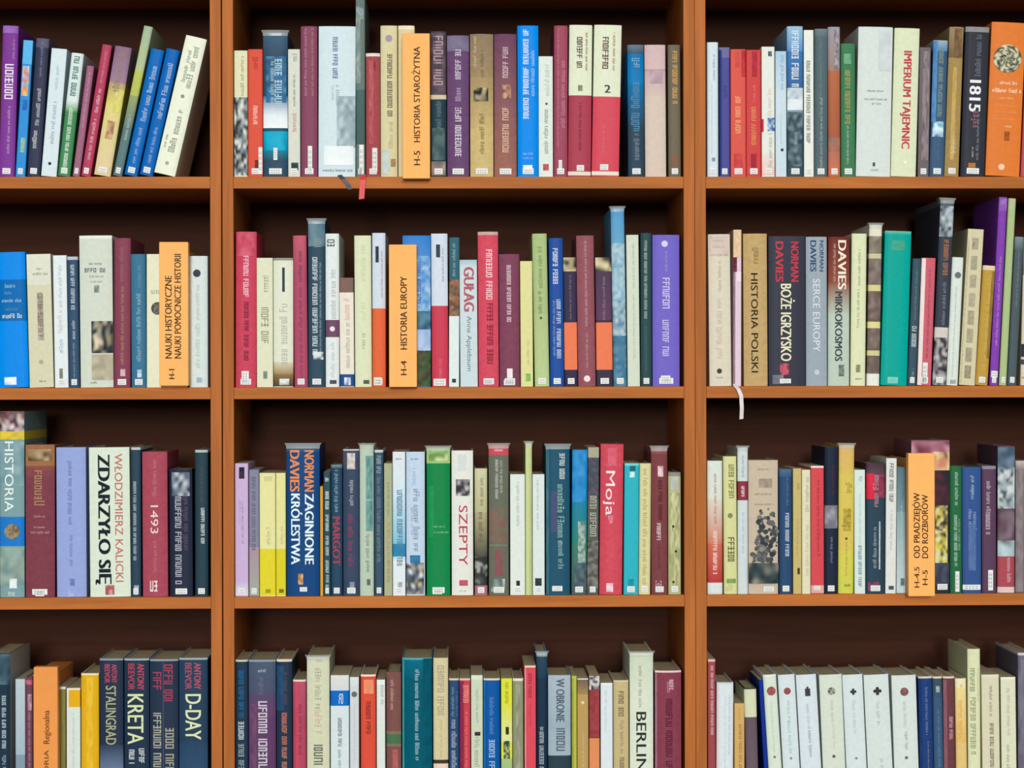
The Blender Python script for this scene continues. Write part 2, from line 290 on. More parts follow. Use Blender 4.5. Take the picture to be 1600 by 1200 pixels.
# ---------------------------------------------------------------- SECOND SHELF
C('second','left')
B(-2,45,394,-6,'0088e8','broad bright blue book with dark title panel',BD(437,502,'0068b0'),H(447,.3,.7,6,'8cc4e4'),H(458,.3,.55,4,'6cacd4'),H(470,.2,.85,5,'a8d0ea'),H(483,.3,.8,5,'4c94b8'),H(494,.2,.85,7,'e8eedc'),P(590,602,.2,.6,['e8f0f8','8cc4ee','f0f4f8'],3),lab=0,k='f')
B(46.5,84,397,-5,'d2d0b2','beige book with framed spine panel',GR(397,445,'dcdece','d8dac8'),H(420,.4,.7,3,'8c8c7c'),H(428,.25,.9,4,'808070'),P(457,532,.4,.65,['b4a89a','9c9088','c0b4a4'],3),S(460,530,.52,.2,'6c6058','d',1),E(566,.5,3.5,'b0a890'),H(596,.4,.7,3,'606050'),lab=0,k='p')
B(86,107,399,-3,'dfe7ea','white paperback with pale spine lettering beside beige book',S(412,480,.5,.25,'a8b4bc'),S(484,520,.45,.3,'c8a8b0'),S(530,552,.5,.3,'80a0b8'),P(576,592,.35,.6,['707468','888c80'],2))
B(108,124.5,401,-3,'35506c','dark blue book with white lettering beside tall white book',S(414,484,.5,.35,'cfd8e0','d',1),S(500,530,.5,.3,'e0e6ea'),S(534,590,.5,.18,'a4b4c4'),BD(401,406,'b8c4cc'),k='f')
B(126,177,368,-2,'cfd6c8','tall broad white book with small dark portrait',BD(368,373,'e4e8dc'),H(412,.3,.7,3,'6c7470'),H(421,.15,.85,9,'3c5068'),H(432,.3,.75,3,'909890'),H(440,.35,.7,3,'a0a8a0'),P(446,457,.45,.6,['708078','90a098'],2),P(502,552,.35,1,['1c2830','304048','101820','9a8c70','e0d4b8','283840'],5),P(554,594,.35,1,['b4ac94','a49c84','c4bca4'],4),H(598,.3,.5,3,'808878'),lab=0,k='f')
B(178,204,372,1,'83324f','tall maroon book beside teal-blue book',S(384,440,.45,.25,'b06a84'),S(446,570,.5,.18,'cc9a7c'),P(577,588,.4,.7,['d8b0b8','c090a0'],2),k='f')
B(205,228.5,397,-1,'3a7292','teal-blue book with pale lettering',S(414,450,.55,.25,'70a0bc'),S(454,565,.5,.28,'a8c8da'),P(578,590,.4,.7,['c8dce8','98bcd0'],2),k='f')
B(229.5,252,397,0,'dfe2c8','cream book partly behind the orange sign',H(455,.3,1,8,'98a094'),E(482,.75,10,'4c4a44'),P(474,490,.5,1,['3c3a36','8a8478','605c54'],3),lab=0,k='p')
SG(249,294,378,603,254,292,'orange section sign with two lines of black lettering',T('NAUKI HISTORYCZNE',431,560,.31,.24,'3a2410','u',.014),T('NAUKI POMOCNICZE HISTORII',397,560,.63,.24,'3a2410','u',.014),T('H-1',577,592,.42,.2,'3a2410','u',.02))
B(296,324.5,400,0,'d2e0e0','pale blue-white book with round emblem beside divider',E(427,.42,6,'30404c'),S(445,500,.45,.2,'a8b8bc'),S(505,575,.45,.25,'a0c0b4'),P(590,598,.4,.7,['90a8b8','a8bcc4'],2),lab=0,k='f')

C('second','middle')
B(368,400,362,1,'cc3a5c','tall bright red book with white script beside divider',P(362,400,.1,.9,['d05a70','c84460','d4687c'],3),S(400,466,.5,.25,'f4d4dc','d',1),S(472,565,.52,.22,'6c1c30','d',1),LB(580,600,.3,.65),k='h')
B(401.5,426.5,403,0,'dbddc0','left of two short cream books',S(428,456,.55,.4,'a0a890'),S(480,540,.5,.45,'8c9478','d',1),P(580,592,.4,.65,['70806c','8a9884'],2),lab=0,k='p')
B(427.5,458.5,403,0,'dde0cc','right of two short cream books, brown at foot',BD(403,407,'90948a'),P(418,456,.45,.58,['304048','283840'],2),S(470,570,.5,.4,'a4a494'),GR(566,585,'d4ccb0','a08458'),GR(585,604,'8c7048','4c4038'),P(592,602,.3,.8,['e8e8e4','808478','d8d8d4'],2),lab=0,k='f')
B(460,481,368,-2,'ac3c62','crimson mauve book beside tall slate book',GR(368,430,'c04a68','a83c60'),S(390,440,.5,.3,'7c2848'),S(445,590,.5,.3,'8a3050'),k='f')
B(482,508,344,0,'2f4a5c','tall dark slate book with white title',P(344,385,.0,1,['5c7c8c','48687a','6c8a98'],3),S(368,386,.5,.6,'98a898'),S(402,556,.4,.3,'e0e8ec','d',1),S(410,550,.72,.12,'a8bcc8'),P(550,562,.3,.9,['c8d4da','48606c','e0e8ea'],3),fl=1,k='f')
B(509,530,365,0,'dfe5e4','white book with purple square mid spine',S(374,386,.4,.55,'24282c','d',1),S(420,498,.55,.4,'98a4ac'),BD(500,527,'6e4a66'),E(514,.5,4,'ecdce8'),S(535,590,.5,.3,'a8c0c8'),P(594,600,.3,.8,['505860','40484c'],2),lab=0,k='f')
B(531.5,553.5,434,-1,'e4dfd0','short white book with brown top and blue foot',BD(434,457,'7c6058'),S(463,500,.5,.4,'dc8a88'),S(505,575,.55,.3,'98948c'),BD(585,604,'1c4c8a'),P(590,602,.3,.75,['e4ecf4','5c84b4','f0f4f8'],2),lab=0,k='p')
B(555,581,368,-1,'d8dfbc','cream-green book with pale lettering',S(380,440,.5,.35,'c4cca8'),S(470,500,.5,.3,'d0d4b0'),S(520,545,.5,.25,'909878'),P(594,600,.5,.85,['505848','606850'],2),lab=0,k='f')
B(582,602.5,364,0,'dc663c','white and orange two-tone book beside orange sign',BD(364,482,'ccd8e8'),P(385,410,.25,.5,['203048','283a54'],2),S(390,465,.72,.13,'98a8c0'),LB(590,602,.1,.7),k='f')
SG(608,651,382,605,609.5,626,'orange section sign lettered European history',T('HISTORIA EUROPY',432,546,.52,.25,'3a2410','u',.014),T('H-4',564,586,.52,.22,'3a2410','u',.014))
B(629.5,673,368,0,'3a86cc','blue sky pictorial book behind orange sign',GR(368,480,'2f7ccc','7aa8d8'),P(400,486,.5,1,['4a8cd4','88b4e0','6aa0d8','a8c8e8'],4),S(410,480,.55,.2,'2c5c98','d',1),P(486,515,.5,1,['3c7078','2c5078','5c88a8'],3),P(515,548,.5,1,['90b0dc','b0c8ec','a0b8e0'],3),P(548,604,.5,1,['3c3430','3c5c38','5c4838','406840'],4),lab=0,k='f')
B(675,700.5,365,-1,'c83050','white and red two-tone book beside blue pictorial book',BD(365,478,'d0dae8'),P(382,402,.3,.55,['203c40','28484c'],2),S(384,440,.7,.12,'98a8b8'),S(560,590,.5,.2,'e88898'),LB(592,603,.1,.85),lab=0,k='f')
B(701.5,717.5,371,1,'dbe8e6','narrow book, teal above, portrait, white below',BD(371,437,'2f6070'),S(378,432,.45,.3,'5c90a0'),P(437,494,0,1,['8c5c48','a87c58','604038','6c7460'],4),P(592,598,.3,.7,['20303c','405060'],2),lab=0,k='p')
B(719,746.5,406,-1,'c8d8dc','short pale blue book with large red and white title',GR(406,416,'a8c0cc','c0d4dc'),T('GUŁAG',418,486,.55,.62,'b05a6c','d',.03),T('Anne Applebaum',494,580,.55,.28,'5c7888','d',0),lab=0,k='p')
B(748,779.5,362,-1,'d4405e','tall red book with white then dark lettering',BD(362,367,'c89a98'),S(390,468,.55,.3,'f4dce2','d',1),S(474,572,.58,.3,'7c1c34','d',1),LB(593,601,.25,.7),k='h')
B(781,812.5,397,-1,'803858','maroon book with white lettering and numeral 1',S(414,505,.48,.2,'ead4de','d',1),T('1',575,591,.5,.14,'f0e4ea','h',.03),LB(594,602,.2,.75),k='h')
B(814,833,408,-1,'dbd998','short pale yellow book beside olive book',S(530,570,.6,.2,'b4b474'),P(584,596,.4,.8,['78b050','98c068'],2),lab=0,k='p')
B(836,858.5,365,-4,'a9bd82','olive green book with dark lettering',S(384,450,.5,.3,'6c7c50'),S(455,490,.45,.25,'5c6c44'),E(497,.5,2,'4c5838'),GR(490,604,'aebf86','b8cc90'),k='f')
B(860,881.5,372,-2,'224e9c','blue book with white lettering, between olive and dark books',S(388,446,.45,.35,'e4ecf6','d',1),S(468,508,.65,.3,'d0dcf0','d',1),S(470,556,.3,.18,'9cb4dc'),S(514,560,.65,.3,'d0dcf0','d',1),k='f')
B(882.5,902.5,402,-2,'342c48','left of two dark books with orange band',P(402,424,0,1,['2c2428','c8b88c','48403c','e0d4a8'],3),S(430,500,.5,.16,'9c88a0'),BD(504,578,'e87a54'),k='p')
B(904,931,368,-3,'94485c','rose-maroon book between two orange-banded books',S(376,510,.5,.14,'e0b8c0'),S(520,575,.5,.14,'d8a8b4'),E(592,.5,5,'f0e0e4'),lab=0,k='h')
B(932.5,957.5,402,-2,'3c3044','right of two dark books with orange band',P(402,424,0,1,['2c2428','e0d4a8','48403c','d8c890'],3),GR(424,500,'4c3850','5c3c58'),S(430,500,.5,.16,'b098a4'),BD(504,578,'e87a54'),k='p')
B(959,979.5,325,-4,'5c94b8','very tall blue pictorial book with pale clouds',GR(325,400,'4f98c8','70a8c8'),P(380,470,0,1,['8cb4c8','a4c4d0','7ca8c0','b0ccd4'],4),P(470,525,.0,1,['a0b8c4','5c88a0','b4ccd4','88a8b8'],4),P(525,604,0,1,['40789c','6090a8','386c90','4c7c8c'],4),fl=1,k='f')
B(981,1000,367,-2,'cfd8c6','white-green paperback beside dark green book',S(380,450,.55,.2,'a8b4a0'),S(460,560,.55,.18,'b4beb0'),lab=0,k='p')
B(1001.5,1018.5,364,0,'2c4a4e','thin dark green book with white lettering',S(376,500,.45,.25,'b0c0c0','d',1),S(510,580,.45,.15,'6c8488'),k='f')
B(1020,1062,367,0,'7264c4','violet book with white spine title beside divider',E(381,.45,5,'d4ccf0'),S(392,425,.5,.08,'c0b8e8'),S(434,492,.5,.26,'d8d0f4','d',1),S(500,560,.48,.24,'d0c8f0','d',1),LB(587,597,.3,.65),k='f')
C('second','right')
B(1109,1143,366,-2,'d9d0bc','cream book with pinkish top beside divider',P(368,400,.05,.95,['c8b8b0','dcccb8','d4c0b8'],3),H(376,.2,.75,3,'b0a098'),H(386,.2,.75,3,'b0a098'),H(398,.1,.9,3,'b0a098'),S(408,455,.5,.15,'b8aa98'),S(465,560,.45,.25,'c4b8a4'),E(580,.45,4,'3c4438'),H(590,.3,.65,3,'a89c88'),lab=0,k='f')
B(1145.5,1158,359,1,'dcc6d6','thin pink booklet with hanging ribbon bookmark',GR(359,402,'d8c4a4','e8c0a0'),P(360,403,.1,.8,['d8b890','e8ccac'],2),P(402,425,0,.45,['601c30','783040'],2),P(425,600,0,.25,['a0808c','8c6c7c'],3),P(425,440,.4,1,['f0dce8','e8d4e0'],2),lab=0,k='p',rib=(.2,'cfc8cc','long'))
B(1163,1200,365,-1,'c2a470','tan book with black title reading downward',S(380,412,.5,.28,'7c6844'),T('HISTORIA POLSKI',427,582,.46,.3,'2c2414','d',.005),lab=0,k='h')
B(1201.5,1258.5,369,0,'383a48','thick charcoal book with red author and cream title',T('NORMAN',378,440,.72,.22,'c8384a','d',.02),T('DAVIES',378,440,.3,.22,'c8384a','d',.02),T('BOŻE IGRZYSKO',444,564,.48,.3,'e4dfc0','d',.02),P(568,586,.3,.55,['8c3040','d06070','60303c'],3),P(586,600,.1,.4,['686a78','7c8088'],2),LB(592,599,.3,.6),lab=0,k='f')
B(1260,1292.5,370,0,'9aa6b0','grey book with navy author and white title',T('NORMAN',376,424,.75,.2,'2c4474','d',.01),T('DAVIES',376,424,.35,.3,'2c4474','d',.02),T('SERCE EUROPY',436,550,.5,.35,'d4dce4','d',.005),E(582,.5,4,'c4ccd4'),lab=0,k='f')
B(1294,1327,370,1,'b9c8ba','rust topped book fading to pale green with white author',GR(370,440,'6c2c26','8c4a3c'),GR(440,492,'8c4a3c','b8c4b4'),T('DAVIES',376,452,.66,.4,'f0e4d4','d',.02),S(380,440,.28,.12,'d89880'),T('MIKROKOSMOS',456,564,.5,.36,'36464a','d',.02),P(570,588,.5,.75,['505c58','84948c'],2),lab=0,k='f')
B(1329,1352,365,3,'dadfb8','pale cream-green book with small emblem at foot',S(390,446,.5,.18,'90946c'),S(452,512,.45,.18,'84886a'),P(570,582,.35,.65,['808460','9ca07c'],2),H(592,.3,.8,3,'606450'),lab=0,k='f')
B(1354.5,1374,351,5,'6c6252','patterned grey-brown book crossed by cream bands',BD(351,369,'e0dcc8'),P(369,395,0,1,['847868','706658','9c9484'],3),BD(396,404,'c8c49c'),P(404,445,0,1,['786a64','8c7e74','6c5e58'],3),BD(445,455,'d4cc8c'),P(455,500,0,1,['746460','8a7a70','685854'],3),BD(503,513,'dcd490'),P(513,545,0,1,['70605c','84766c'],3),BD(548,556,'d0c890'),P(556,584,0,1,['685c54','7c7064'],3),BD(584,604,'e4e4dc'),lab=0,k='f',fl=1)
B(1376,1417,361,8,'02a296','thick emerald green book with faded top block',P(376,392,.25,.75,['38a08a','509c80','40a890'],3),GR(361,366,'68bca8','30a894'),P(590,600,.25,.65,['80ccbc','48b0a0'],2),lab=0,k='f')
B(1418,1431.5,404,9,'3a5260','thin dark teal book beside emerald book',S(420,500,.5,.25,'7c98a0','u'),S(508,542,.5,.5,'d0dcdc','u',1),S(575,592,.5,.4,'9cacb0','u'),k='f')
B(1433,1454.5,403,8,'c8506a','red spined book with white left edge',P(404,604,0,.3,['e8dcd8','ecd4d0','e4e0dc'],3),S(420,560,.62,.15,'8c2c44'),LB(567,600,.35,.7),k='p')
B(1457,1478,312,14,'3a404c','very tall charcoal book with mottled silver top',BD(312,322,'5a606a'),P(322,370,.0,1,['8c9ca4','303840','c8d0d4','50606c','b0bcc4'],4),S(375,435,.55,.35,'b87850','d',1),S(440,508,.55,.25,'8c98a8'),BD(512,528,'d0c8c0'),P(528,604,0,1,['403c44','a09ca0','302c34','c0bcc0','242028'],4),fl=1,k='f')
B(1479,1496.5,402,10,'d8e0d8','white book with round grey emblem leaning right',E(430,.55,5,'687470'),S(445,590,.45,.15,'b4c0bc'),P(594,600,.3,.8,['a8b0b0','909898'],2),lab=0,k='f')
B(1498.5,1523,358,15,'d0c8a4','tall beige book with column of faded grey letters',P(372,390,.3,.7,['9c9680','b0aa90','8c8670'],3),P(400,422,.3,.7,['aca890','9c9c84'],3),P(430,450,.3,.7,['a09a80','b4ac90'],3),P(458,480,.3,.7,['a8a088','b8b098'],3),P(486,508,.3,.7,['9c967c','b0a88c'],3),P(514,536,.3,.7,['a09a80','b0a88c'],3),P(544,566,.3,.7,['9c947c','aca48c'],3),P(572,592,.3,.7,['8c846c','a09880'],3),S(375,600,.08,.1,'a49c84'),lab=0,k='p')
B(1524,1544,415,13,'bb9640','short golden yellow book beside purple book',BD(415,422,'dcd0a8'),S(430,580,.55,.3,'d8c070','u'),P(424,560,.75,1,['8c6c34','a08040'],3),k='f')
B(1546,1559,308,16,'8442b0','very tall purple book leaning right',S(400,540,.5,.3,'c8a4dc','u'),S(320,390,.5,.15,'a878c8'),P(310,330,0,1,['a07cc0','8c58b0'],2),LB(580,590,.1,.9),k='h')
B(1561,1572.5,310,16,'a9bc86','very tall thin light green book leaning right',S(380,440,.5,.3,'d4dcc0'),GR(310,330,'b8b898','aabc88'),k='f')
B(1574,1590,370,13,'4c5a60','slate book between light green and patterned books',S(390,480,.5,.2,'90a0a4'),GR(370,390,'7c8c90','54646a'),k='f')
B(1592,1612,375,6,'dccfb4','cream book with dark stripes cut by right edge',P(375,430,0,1,['6c7880','808c90'],2),P(538,558,0,1,['30404c','283440'],2),P(562,570,0,1,['384858','40505c'],2),H(590,.1,.9,4,'b05048'),lab=0,k='f')

# ---------------------------------------------------------------- THIRD SHELF
C('third','left')
B(0,38,643,0,'7a9ea2','very tall grey-green book with blue coin square',P(643,674,0,1,['2c2028','d8c8c4','5c2c3c','e8dce0','402838','8c5c5c'],6),BD(674,687,'dcc83c'),P(674,687,.1,.9,['e0c840','c8a83c','dcd060'],3),P(690,760,0,1,['88a8ac','6c9098','98b4b4','7098a0'],4),T('HISTORIA',690,800,.4,.38,'e8f0f0','d',.0),BD(808,854,'1c78c8'),EM(831,.5,12,['8c7c60','6c5c44','a09070']),P(856,915,0,1,['809c98','94aca4','6c8884','a0b0a4'],4),P(905,920,.4,.7,['e8f0f0','c8d8d8'],2),S(923,932,.5,.3,'e8f0ee','h'),lab=0,k='f')
B(39.5,85,695,0,'7e3148','maroon book with golden brown top block',GR(695,728,'a0684c','9c7048'),P(702,720,.1,.9,['604838','b09068','4c3c30','c0a880'],4),GR(728,745,'8c5048','80344a'),S(735,795,.5,.35,'b89868','d'),H(807,.3,.7,3,'c8a090'),H(824,.3,.7,3,'d0a8a0'),H(832,.2,.85,4,'c898a0'),LB(922,932,.35,.65),k='h')
B(89,135,699,-1,'93a4d8','broad periwinkle blue book',S(716,820,.45,.14,'5060a0'),S(836,885,.48,.12,'6474b0'),P(905,916,.45,.6,['5868a8','7484bc'],2),S(925,933,.5,.2,'e0e8f4','h'),lab=0,k='f')
B(141,204,699,-2,'d6e2d0','thick pale book with huge black downward title',T('ZDARZYŁO SIĘ',711,913,.38,.31,'16202a','d',.03),T('WŁODZIMIERZ KALICKI',709,910,.74,.2,'c06a66','d',.004),P(915,930,.38,.6,['b05860','d8a8a4','a04850'],3),lab=0,k='f')
B(205,220,699,0,'2c4354','narrow slate book beside thick pale titled book',S(752,876,.4,.3,'b8c8d0','d',1),P(915,930,.3,.8,['c0ccd4','6c7c88'],2),BD(699,703,'b8c4c4'),k='f')
B(223,262,706,-1,'a83c58','rose red book with a year as title',T('1493',790,834,.5,.32,'ead8d4','d',0),S(716,776,.5,.15,'c88894'),S(845,895,.5,.14,'c88894'),S(908,925,.5,.4,'f0e8ec','h',1),lab=0,k='h')
B(266,301,733,-1,'262c40','dark book with pale mottled top and white title',P(738,775,.1,.9,['c0c8d4','30384c','6c788c','202838','4c586c'],4),S(776,915,.38,.28,'b8b8c8','d',1),S(770,860,.7,.2,'6c5870'),k='f')
B(305,325,703,0,'27404c','dark slate book with small white title beside divider',S(730,785,.5,.2,'6c5460'),S(794,850,.6,.28,'e4e8e8','d',1),BD(703,707,'b0bcbc'),k='f')

C('third','middle')
B(365,388,724,0,'c7aed6','lilac paperback standing beside the divider',P(730,748,.3,.72,['241c30','3c3048'],2),S(782,850,.55,.2,'8c789c'),S(780,822,.35,.12,'a090b0'),GR(910,931,'c8b4d8','dcd4e4'),k='p')
B(389.5,405,734,0,'81819a','thin grey-mauve paperback beside lilac book',S(745,860,.45,.35,'5c5c74','d',1),GR(855,931,'a88c9c','a0a89c'),k='p')
B(406,430.5,739,0,'e2de9e','left of two cream books with yellow lower bands',BD(858,931,'ddd02e'),S(822,852,.55,.25,'b0b080'),P(744,752,.3,.8,['c8c890','d0d098'],2),P(921,927,.35,.7,['98901c','a8a024'],2),lab=0,k='p')
B(431.5,446.5,739,0,'e0dc98','right of two cream books with yellow lower bands',BD(858,931,'d8cc28'),S(820,850,.6,.3,'b0b080'),P(921,927,.3,.8,['706c20','807c28'],2),lab=0,k='p')
B(448,499.5,695,0,'14447c','thick navy book, orange author and white downward title',P(697,706,0,1,['345878','244c70'],2),T('NORMAN',704,768,.7,.3,'e08a54','d',.025),T('DAVIES',704,768,.26,.3,'e08a54','d',.025),T('ZAGINIONE',772,882,.7,.28,'e0f0f4','d',.02),T('KRÓLESTWA',772,882,.28,.28,'e0f0f4','d',.02),P(897,914,.35,.5,['c08848','e0c090','a06c38'],3),LB(918,925,.4,.62),lab=0,k='f',fl=1)
B(500.5,505,760,0,'d89a34','sliver-thin yellow-orange booklet beside thick navy book',lab=0,k='p')
B(506,516.5,737,0,'2c4a54','thin dark book with white vertical marks',S(745,752,.5,.5,'e8f0ec',bold=1),S(768,800,.5,.5,'e0ece8','d',1),S(804,834,.5,.45,'d4e4e0','d',1),S(838,870,.5,.45,'d4e4e0','d',1),S(876,920,.5,.45,'c8dcd8','d',1),k='p')
B(517.5,535,726,0,'26465f','dark blue book with red block lettered title',S(734,800,.45,.3,'a8c0cc'),T('MARGOT',808,884,.5,.7,'a83c50','d',.02),GR(726,731,'708890','50707c'),k='f')
B(536.5,561.5,702,0,'37465f','navy-slate book with red title and small photo top',P(704,734,.0,1,['4c5468','404860'],2),P(708,733,.25,.75,['d8d0d0','a89c9c','e4d8d0'],3),S(748,790,.5,.25,'ccd4dc'),S(804,888,.48,.3,'b03458','d',0),P(910,922,.4,.7,['6c7c94','90a0b4'],2),BD(702,705,'c4ccd0'),k='f')
B(562.5,584,695,0,'b5c7b4','pale green book with teal title panel',P(712,830,.45,.95,['5c9090','74a4a0','508484','80a8a0'],5),H(781,.4,1,3,'c8d8c8'),S(834,894,.55,.25,'404c48'),P(905,915,.5,.75,['505c58','708078'],2),lab=0,fl=1,k='f')
B(585.5,599,703,0,'3a5268','dark slate blue book beside pale green book',BD(703,707,'c0ccc8'),S(712,740,.5,.5,'98b0b0','d',1),S(746,880,.5,.45,'7c948c','d'),k='f')
B(600.5,613,724,0,'a9ae8c','thin khaki book with spine lettering',S(752,805,.5,.3,'787c5c'),S(815,872,.5,.45,'a08c54'),S(875,910,.5,.35,'a05c3c'),lab=0,k='p')
B(614,633.5,706,0,'dce6ea','white to cyan gradient paperback with blue title',GR(706,760,'dee0e6','d0e4ec'),GR(760,850,'d0e4ec','7cc0dc'),P(850,870,0,1,['1c7cac','3090bc','2484b0'],3),GR(866,880,'90c8dc','e4ecf0'),H(717,.2,.8,3,'687888'),S(766,885,.55,.42,'24587c','d',1),P(910,922,.4,.75,['b0b8c4','98a4b0'],2),k='p')
B(635,664,706,0,'bfd2e6','light blue book with pictorial foot',H(717,.25,.7,3,'304050'),S(728,758,.4,.2,'90acc8'),S(764,864,.55,.32,'4c6480','d'),S(792,836,.3,.1,'7c90a8'),P(868,880,.2,.75,['2c6c9c','3880ac'],2),P(880,929,0,.95,['404c5c','c8b888','708090','e0e4e4','54606c','303c4c'],5),lab=0,k='f')
B(667,703.5,699,0,'118448','bright green book with pale illustrated top band',BD(699,724,'9cc47a'),P(704,720,.1,.9,['b0d08c','7ca85c','ccdca0','608c48'],4),H(823,.2,.8,3,'8cd0a0'),H(832,.1,.95,3,'8cd0a0'),P(760,840,.1,.3,['249458','1c8c50'],2),LB(922,929,.25,.65),fl=1,k='f')
B(706,739.5,704,0,'e0e2da','white book with red spaced downward title and portrait',P(710,735,.3,.7,['ccd4d4','d8dcdc'],2),P(749,775,.2,.85,['2c2c34','b8b0b0','505058','d0c8c8','383840'],4),T('SZEPTY',790,884,.55,.42,'b83450','d',0),P(907,916,.35,.75,['c05868','a84858'],2),H(924,.35,.7,3,'a0a4a0'),lab=0,k='f')
B(742,761.5,732,0,'6c6e5e','book fading from cream top to dark foot',GR(732,800,'cbcaa4','b8b48c'),GR(800,870,'b0a880','4c4c44'),S(745,790,.55,.25,'8c8c68'),S(800,850,.5,.35,'605c48','d'),P(870,915,0,1,['303434','b0b0a8','484c48','20282c'],4),BD(915,931,'a8607a'),k='f')
B(764,795,695,0,'666a5c','grey-brown book with red top band',BD(695,711,'c83c54'),H(703,.3,.75,4,'f0d4d8'),S(718,780,.4,.14,'c8ccc4','d',1),S(718,770,.62,.14,'c8ccc4'),P(795,850,.05,.95,['7c5c54','6c6a58','806458','687060'],4),H(852,.05,.9,3,'98a088'),P(860,900,.3,.7,['904c54','80585c','785450'],3),P(905,925,.1,.8,['506860','d0dcd8','607870'],3),fl=1,k='f')
B(797.5,820.5,741,0,'dce4dc','left of two short white books flanking green-yellow one',S(752,822,.5,.2,'8898b0'),P(908,916,.4,.65,['20282c','303438'],2),k='p')
B(821.5,831.5,692,0,'c4cf94','tall thin yellow-green book between two white books',P(700,930,.6,1,['b0bc7c','b8c488'],2),lab=0,fl=1,k='p')
B(832.5,851,741,0,'d8e2de','right of two short white books flanking green-yellow one',S(750,828,.4,.2,'98a8bc'),P(904,916,.2,.75,['2c3438','485054'],2),k='p')
B(853.5,890.5,696,0,'20526a','thick dark teal book with white script title',P(700,931,0,.12,['487888','386878'],2),S(708,750,.68,.22,'d4e0e0','d',1),S(757,850,.62,.28,'a8d4bc','d'),P(768,832,.2,.45,['4c4c70','44507a'],2),S(845,895,.62,.22,'a8ccc4','d'),LB(916,924,.25,.68),lab=0,fl=1,k='f')
B(893,916.5,703,2,'2882b8','blue book fading to dark green foot',GR(703,780,'2c88cc','1c78b4'),GR(780,850,'2080a8','2c806c'),GR(850,931,'3c7c6c','4c5c64'),P(706,785,.0,.9,['2c8ccc','3c98d4','1c7cc0'],3),P(815,880,.4,.9,['a0b4b0','5c8c80','b0bcb8','487870'],4),P(880,922,.2,1,['3c4c5c','485864','5c7474'],3),k='f')
B(917.5,934.5,699,2,'585a58','narrow dark multicolour book with cream top',BD(699,715,'a8a48c'),P(715,780,0,1,['4c4858','3c5058','605468','40484c'],4),S(775,840,.5,.6,'b4b49c','d',1),P(845,920,0,1,['585854','707068','4c4844','80847c'],4),k='p')
B(936.5,972,694,3,'d13e58','thick raspberry red book with white script title',T('Moja',736,806,.45,.42,'f4e4e6','d',0),S(806,818,.45,.2,'e8c4cc'),P(700,728,.3,.7,['d45c70','d8687c'],2),H(727,.1,.9,2,'e07c8c'),S(835,890,.45,.3,'d8606c'),P(912,926,.3,.6,['f0dce4','d890a4'],2),lab=0,k='h')
B(974.5,997,724,2,'2cb0c0','cyan turquoise book with white emblem top',P(728,736,.35,.75,['1c5868','286c7c'],2),P(737,746,.35,.7,['d8f0f0','a0dce0'],2),GR(724,728,'80dce0','50c4cc'),P(905,916,.3,.7,['188c9c','20a0ac'],2),k='p')
B(998,1016,724,2,'d8d09c','cream yellow book beside cyan book',S(732,915,.5,.35,'8c8454','d'),k='f')
B(1018,1043,699,0,'7c3440','maroon-brown book with white title beside beige book',GR(699,710,'a8606c','843844'),P(728,745,.4,.75,['d8b4bc','e4ccd0','c09098'],3),S(750,815,.55,.25,'501c28','d',1),S(818,844,.45,.25,'ecdce0','d',1),S(850,890,.45,.15,'5c2430'),S(908,920,.45,.4,'d8c0d4','h'),fl=1,k='h')
B(1044.5,1064,738,0,'b6b688','beige book with sketchy green pattern beside divider',BD(738,744,'8c8c84'),P(745,765,.2,.8,['c0c4c0','b0b4b0'],2),P(770,915,.1,.9,['c4c494','a4a874','d0d0a4','8c9468','bcb884'],6),E(823,.4,2,'303428'),E(862,.6,2,'303428'),E(910,.4,2,'383c30'),k='f')

C('third','right')
B(1105,1129,720,0,'c8d0c8','book fading white to red with white foot',GR(720,780,'d6e0d8','d8dcd0'),GR(780,850,'d8d4c4','cc7c64'),GR(850,911,'cc6c58','b42c34'),BD(911,927,'d8dedc'),S(738,818,.5,.2,'a04c50'),S(830,898,.5,.26,'f0e0dc','d',1),lab=0,k='f')
B(1131.5,1152,713,-1,'d3d498','pale yellow-green book with dark lettering beside white tall book',S(726,782,.6,.4,'5c6438','d',1),E(806,.5,4,'80885c'),S(840,878,.55,.5,'30381c','d',1),P(905,912,.2,.9,['78984c','88a45c'],2),S(914,924,.4,.5,'b0b080','h'),lab=0,k='f')
B(1153,1169,699,0,'ccd6d8','white tall book with crimson square high on spine',S(710,745,.5,.25,'7c8c98'),BD(752,782,'8a2440'),S(760,776,.5,.3,'f0dce0','d',1),S(800,865,.5,.25,'a4b8cc'),lab=0,fl=1,k='f')
B(1170,1216,719,0,'c6b6a0','broad beige book with dark tree photograph',H(733,.3,.7,3,'a09078'),P(748,762,.35,.8,['887c6c','b0a08c','a09484'],4),H(772,.2,.8,3,'9c8c78'),H(788,.2,.85,3,'a09080'),*TREE(790,885,.22,.98,95,['3c4448','4c5054','646668','343c44','7c7870'],5),*TREE(850,885,.08,.5,22,['6c6c68','8c887c','545c5c'],6),P(880,912,0,1,['2c3c40','3c4c50','8c8c80','243438'],5),LB(917,925,.5,.85),lab=0,k='f')
B(1218,1238,733,0,'2b4a70','dark blue book beside broad beige pictorial book',S(745,790,.6,.18,'6c88a8'),S(802,870,.6,.3,'ccd8e4','d',1),GR(733,745,'4c6c8c','34587c'),k='f')
B(1239.5,1252.5,732,0,'c4b272','thin mustard tan paperback',S(755,765,.6,.4,'8c7c40'),S(810,870,.5,.2,'a89858'),P(888,898,.5,.8,['303018','4c4c28'],2),lab=0,k='p')
B(1253.5,1266.5,734,0,'dcd8b8','thin cream paperback beside red paperback',S(745,800,.6,.45,'8c8c70'),S(820,900,.6,.4,'c4a890'),lab=0,k='p')
